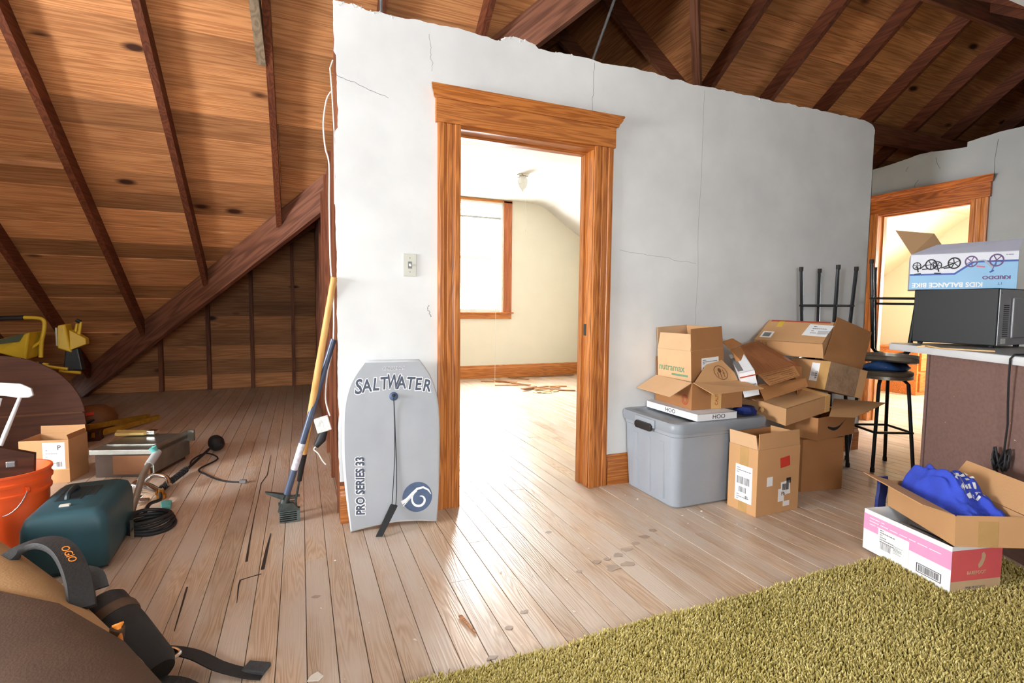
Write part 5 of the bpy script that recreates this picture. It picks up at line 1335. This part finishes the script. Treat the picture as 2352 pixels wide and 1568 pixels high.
# brown rounded bag
plain('brown_leather', (120, 74, 36), .6, .15, 8, .1, 40)
bg_ = thing('leather_bag', 'brown rounded leather bag with small red tag in the dark corner', 'bag', (-1.70, 2.86, 0))
part('body', MB().lathe([(0, 0), (.14, 0), (.165, .03), (.168, .09), (.14, .155), (.085, .19), (0, .2)], 24), 'brown_leather', bg_, sm=True, M=None)
part('side_pouch', MB().lathe([(0, 0), (.09, .0), (.1, .05), (.08, .1), (0, .12)], 16, T(-.17, -.02, 0)), 'cardboard_dark', bg_, sm=True)
part('tag', MB().box(-.05, .04, -.003, .003, -.016, .016, T(0, -.145, .145) @ Rot(-.75, 'X') @ Rot(-.2, 'Y')), 'sticker_red', bg_)
part('handle_slot', MB().tube([(-.05, -.164, .055), (.0, -.17, .08), (.05, -.16, .10)], [.008, .014, .008], 8), 'ink_black', bg_)
# yellow stakes
wood('yellow_wood', (186, 140, 44), (150, 104, 26), 0, .6, 10, 6, .3, .1)
for k, (a, b, lb) in enumerate((((-1.60, 2.38, .10), (-1.36, 3.10, .025), 'upper of two yellow painted wood stakes leaning behind the metal cabinet'), ((-1.55, 2.30, .05), (-1.27, 3.05, .02), 'lower of two yellow painted wood stakes lying behind the metal cabinet'))):
    d = Vector(b)-Vector(a); M = frame(a, d, (0, 0, 1)) ; tag(part('wood_stake', MB().box(0, d.length, -.02, .02, -.018, .018, M), 'yellow_wood'), lb, 'stake', 'yellow stakes')
tag(part('floor_block', MB().box(-1.68, -1.5, 2.3, 2.4, .0005, .08), 'dark_board'), 'dark wood block propping the yellow stakes', 'block')
# metal cabinet tray
plain('galv', (150, 150, 142), .35, .15, 14, metal=.8)
plain('cabinet_dark', (70, 50, 36), .6, .2, 8)
mt = thing('metal_tray_table', 'low cabinet with a grey metal top and folded edges on the floor', 'cabinet', (-1.235, 1.235, 0), (0, 0, -.30))
part('base', MB().box(.02, .36, .02, .40, 0, .15), 'cabinet_dark', mt, bw=.003)
part('top', MB().box(0, .38, 0, .42, .15, .18), 'galv', mt, bw=.002)
part('side_plate', MB().box(.372, .38, 0, .42, .03, .205), 'galv', mt)
part('flange', MB().box(.38, .42, .40, .42, .13, .205), 'galv', mt)
part('front_panel', MB().box(.13, .35, .012, .02, .02, .14), 'brown_leather', mt)
part('rib', MB().box(.0, .372, .12, .135, .18, .186), 'galv', mt)
plain('cream_plastic', (214, 184, 110), .4, .06)
cp = thing('cream_squeegee', 'cream yellow plastic wedge with metal clip lying on the metal cabinet', 'wedge', (-1.1, 1.6, .187), (0, 0, -.35))
part('wedge', MB().prism([(-.14, .05), (-.08, -.06), (.1, -.04), (.13, .0), (.1, .035)], 0, .018), 'cream_plastic', cp, bw=.003)
part('clip', MB().box(.11, .17, -.03, .02, .0, .03), 'chrome', cp, bw=.006)
# wand with black head
wd = thing('cleaning_wand', 'black wand with round head and coiled cord lying on the floorboards', 'wand', (-.66, 1.3, 0))
wpart('head', MB().lathe([(0, -.06), (.03, -.055), (.05, -.03), (.055, .01), (.045, .05), (.02, .075), (0, .08)], 16, T(-.60, 1.66, .06) @ Rot(.35, 'Z') @ Rot(-1.3, 'X')), 'black_rubber', wd, sm=True)
wpart('rod', MB().tube([(-.625, 1.58, .05), (-.69, 1.2, .03), (-.735, .98, .025)], .009, 8), 'black_plastic', wd)
coil = []
for k in range(150):
    t = k/149; c = Vector((-.70, 1.14, .03)).lerp(Vector((-.765, .80, .025)), t); a = t*2*PI*16
    coil.append(c+Vector((math.cos(a)*.016, 0, math.sin(a)*.016)))
wpart('coiled_cord', MB().tube(coil, .0045, 5), 'black_rubber', wd)
cpth = smoothpath([(-.69, 1.2, .03), (-.72, 1.45, .006), (-.66, 1.60, .006), (-.56, 1.42, .006), (-.64, 1.2, .006), (-.58, 1.06, .006), (-.50, .93, .006), (-.43, .86, .006), (-.36, .82, .008)])
wpart('cord', MB().tube(cpth, .005, 6), 'black_rubber', wd, sm=True)
wpart('plug', MB().box(-.02, .02, -.012, .012, -.008, .012, T(-.345, .815, .0095) @ Rot(-.3, 'Z')), 'ink_grey', wd, bw=.004)
wpart('prong', MB().box(.02, .036, -.008, -.005, 0, .002, T(-.345, .815, .0095) @ Rot(-.3, 'Z')).box(.02, .036, .005, .008, 0, .002, T(-.345, .815, .0095) @ Rot(-.3, 'Z')), 'chrome', wd)
# pale pole with teal cap
pl = thing('grey_pole', 'short grey pole with turquoise end cap standing propped by the teal case', 'pole', (-.79, .45, 0))
wpart('pole', MB().tube([(-.80, .36, .05), (-.785, .52, .19), (-.765, .66, .255)], [.016, .016, .013], 10), 'galv', pl, sm=True)
wpart('collar', MB().tube([(-.775, .60, .225), (-.755, .70, .268)], .021, 12), 'plaster_grey', pl, sm=True)
wpart('end_cap', MB().tube([(-.757, .69, .262), (-.775, .685, .30)], [.016, .019], 12), 'teal_light', pl, sm=True)
# faucet
fa = thing('faucet', 'old chrome and brass faucet lying beside the teal case', 'faucet', (-.80, .72, 0))
wpart('body', MB().tube([(-.90, .86, .04), (-.82, .80, .035), (-.76, .72, .03)], [.035, .026, .02], 12), 'chrome', fa, sm=True)
wpart('spout', MB().tube(smoothpath([(-.86, .84, .06), (-.82, .86, .09), (-.75, .84, .08), (-.72, .78, .05)]), .012, 10), 'chrome', fa, sm=True)
wpart('cross_handle', MB().tube([(-.90, .66, .02), (-.79, .64, .02)], .012, 8).tube([(-.85, .60, .02), (-.84, .70, .02)], .012, 8), 'chrome', fa, sm=True)
plain('brass', (190, 140, 64), .3, .1, metal=1.)
wpart('valve', MB().lathe([(0, 0), (.025, 0), (.025, .02), (.014, .03), (.014, .05), (0, .05)], 10, T(-.745, .70, .003)), 'brass', fa)
tb = part('teal_brush', MB().prism([(-.02, -.05), (.02, -.05), (.026, .03), (.012, .05), (-.012, .05), (-.026, .03)], 0, .02), 'teal_light', None, bw=.003); tb.location = (-.69, .55, .001); tb.rotation_euler = (0, 0, .2)
tag(tb, 'small turquoise scrub brush on the floor by the hose coil', 'brush')
# hose coil
hc = thing('hose_coil', 'coil of black rubber hose on the floor right of the teal case', 'hose', (-.70, .27, 0))
for k in range(4):
    wpart('loop', MB().tube([(-.70+(.105-.006*k)*math.cos(t)*1.0, .26+(.10-.004*k)*math.sin(t), .012+.017*k+.006*math.sin(t*2+k)) for t in [2*PI*j/30 for j in range(31)]], .0095, 8, None, False), 'black_rubber', hc, sm=True)
wpart('hose_end', MB().tube(smoothpath([(-.74, .36, .05), (-.74, .45, .06), (-.72, .56, .04), (-.745, .68, .035)]), .009, 8), 'black_rubber', hc, sm=True)
wpart('clip', MB().box(-.75, -.735, .15, .17, .0, .09), 'chrome', hc)

# ------------------------------------------------------------------ golf bag in the near left corner
plain('bag_tan', (176, 136, 92), .7, .06, 10, .15, 160)
plain('bag_brown', (74, 50, 32), .75, .08, 10, .15, 160)
plain('bag_black', (30, 27, 26), .7, .1, 10, .2, 120)
plain('webbing', (60, 60, 62), .7, .15, 60, .2, 200)
plain('tee_orange', (236, 140, 50), .5, .05)
gb = thing('golf_bag', 'tan and dark brown golf bag lying in the near left corner', 'golf bag', (-.75, -1.0, 0))
path = [(-1.42, -.16, .19), (-1.2, -.43, .19), (-.96, -.73, .185), (-.80, -.94, .18), (-.65, -1.14, .17), (-.50, -1.33, .16), (-.36, -1.50, .14), (-.27, -1.62, .12)]
rad = [(.19, .18), (.2, .185), (.2, .182), (.2, .178), (.195, .168), (.18, .158), (.15, .138), (.08, .1)]
def bagring(i, a0, a1, n, off, full=False):
    c = Vector(path[i]); d = (Vector(path[min(i+1, len(path)-1)])-Vector(path[max(i-1, 0)])); d.z = 0; d.normalize(); s = Vector((-d.y, d.x, 0))
    rx, rz2 = rad[i]; out = []
    for k in range(n if full else n+1):
        t = a0+(a1-a0)*k/n
        ct_, st_ = math.cos(t), math.sin(t)
        out.append(c+s*(rx+off)*math.copysign(abs(ct_)**.8, ct_)+Vector((0, 0, (rz2+off)*math.copysign(abs(st_)**.8, st_))))
    return out
part_rings = [bagring(i, 0, 2*PI, 32, 0, True) for i in range(len(path))]
wpart('body', loft(part_rings), 'bag_tan', gb, sm=True, ang=60)
def bagshell(i0, i1, a0, a1, off, name, mat):
    mb = MB(); rows = [bagring(i, a0(i), a1(i), 14, off) for i in range(i0, i1+1)]; rows2 = [bagring(i, a0(i), a1(i), 14, -.01) for i in range(i0, i1+1)]
    n = 15; m = len(rows)
    vs_ = [p for r in rows for p in r]+[p for r in rows2 for p in r]; fs = []; o2 = m*n
    for i in range(m-1):
        for k in range(n-1): fs.append((i*n+k, i*n+k+1, (i+1)*n+k+1, (i+1)*n+k))
    for i in range(m-1):
        for k in (0, n-1): fs.append((i*n+k, (i+1)*n+k, o2+(i+1)*n+k, o2+i*n+k))
    for k in range(n-1):
        for i in (0, m-1): fs.append((i*n+k, i*n+k+1, o2+i*n+k+1, o2+i*n+k))
    return wpart(name, mb.add(vs_, fs), mat, gb, sm=True, ang=50)
S0 = PI   # the side toward the camera is at angle pi when s points away from it
bagshell(0, 6, lambda i: math.radians((160, 146, 120, 92, 68, 52, 46)[i]), lambda i: math.radians(212), .016, 'side_pocket', 'bag_brown')
# padded strap with lettering
sp_ = smoothpath([(-.82, -.75, .33), (-.79, -.72, .352), (-.74, -.73, .37), (-.68, -.79, .38), (-.62, -.88, .375), (-.57, -.97, .34), (-.545, -1.03, .29)], 6)
mb = MB(); vs_ = []; fs = []
for i, p in enumerate(sp_):
    d = (sp_[min(i+1, len(sp_)-1)]-sp_[max(i-1, 0)]).normalized(); s = d.cross(Vector((0, 0, 1))).normalized(); nn = s.cross(d)
    for a, b in ((-.027, -.006), (.027, -.006), (.03, 0), (.026, .012), (-.026, .012), (-.03, 0)): vs_.append(p+s*a+nn*b)
for i in range(len(sp_)-1):
    for k in range(6): fs.append((i*6+k, i*6+(k+1) % 6, (i+1)*6+(k+1) % 6, (i+1)*6+k))
fs += [tuple(range(5, -1, -1)), tuple(range((len(sp_)-1)*6, len(sp_)*6))]
st_ = wpart('shoulder_strap', mb.add(vs_, fs), 'bag_black', gb, sm=True, ang=60)
i = 24; p = sp_[i]; d = (sp_[i+2]-sp_[i-2]).normalized(); s = d.cross(Vector((0, 0, 1))).normalized(); nn = s.cross(d)
Ml = frame(p+nn*.0135, d, -s); 
if Ml.to_3x3().col[2].z < 0: Ml = frame(p+nn*.0135, d, s)
tx = text_part('OGIO', .026, 'tee_orange', st_, Ml @ T(-.045, -.009, 0), sx=1.35)
# bottle pouch
A = Vector((-.545, -.90, .23)); B = Vector((-.375, -1.09, .10)); d = (B-A).normalized()
Mp = frame(A, Vector((0, 0, 1)).cross(d), d.cross(Vector((0, 0, 1)).cross(d)))
wpart('bottle_pouch', MB().lathe([(.052, .0), (.06, .01), (.064, .12), (.062, .26), (.05, .285), (0, .29)], 24, Mp), 'bag_black', gb, sm=True)
wpart('pouch_band', MB().lathe([(.0645, .05), (.0665, .055), (.0665, .075), (.0645, .08)], 24, Mp), 'bag_brown', gb, sm=True)
wpart('silver_lining', MB().lathe([(0, .03), (.046, .03), (.05, .004), (.052, .0)], 24, Mp), 'chrome', gb, sm=True)
tee = part('golf_tee', MB().lathe([(0, 0), (.012, 0), (.0125, .004), (.006, .012), (.005, .05), (0, .055)], 12), 'tee_orange', None, sm=True)
tee.location = (-.43, -1.17, .31); tee.rotation_euler = (PI*.85, 0, .5)
tee.parent = gb; tee.matrix_parent_inverse = gb.matrix_basis.inverted()
wpart('tee_holder', MB().tube([(-.44, -1.17, .22), (-.43, -1.172, .30)], .016, 10), 'bag_brown', gb)
# webbing straps and buckles trailing on the floor
def band(P, w_, t, name, mat):
    P = smoothpath(P, 5); vs_ = []; fs = []
    for i, p in enumerate(P):
        d = (P[min(i+1, len(P)-1)]-P[max(i-1, 0)]).normalized(); s = d.cross(Vector((0, 0, 1))); s = s.normalized() if s.length > 1e-4 else Vector((1, 0, 0)); nn = s.cross(d)
        for a, b in ((-w_/2, 0), (w_/2, 0), (w_/2, t), (-w_/2, t)): vs_.append(p+s*a+nn*b)
    for i in range(len(P)-1):
        for k in range(4): fs.append((i*4+k, i*4+(k+1) % 4, (i+1)*4+(k+1) % 4, (i+1)*4+k))
    fs += [(3, 2, 1, 0), tuple(range((len(P)-1)*4, len(P)*4))]
    return wpart(name, MB().add(vs_, fs), mat, gb)
band([(-.45, -.95, .10), (-.38, -.93, .07), (-.31, -.95, .05), (-.24, -1.0, .03), (-.17, -1.03, .01), (-.12, -1.05, .004)], .04, .004, 'webbing_strap', 'bag_black')
band([(-.40, -1.10, .10), (-.33, -1.08, .06), (-.26, -1.12, .03), (-.19, -1.15, .006)], .05, .004, 'webbing_strap', 'bag_black')
wpart('buckle', MB().box(-.035, .035, -.022, .022, 0, .014, T(-.14, -1.02, .006) @ Rot(-.5, 'Z')), 'webbing', gb, bw=.004)
band([(-.62, -.80, .30), (-.58, -.82, .29), (-.555, -.86, .26)], .035, .006, 'webbing_strap', 'webbing')
wpart('silver_clip', MB().tube(smoothpath([(-.40, -.955, .085), (-.37, -.94, .08), (-.345, -.96, .075), (-.36, -.985, .075)]), .006, 8), 'chrome', gb)
band([(-.30, -1.55, .16), (-.24, -1.35, .08), (-.2, -1.22, .03), (-.16, -1.1, .006)], .012, .003, 'cord_trim', 'bag_tan')
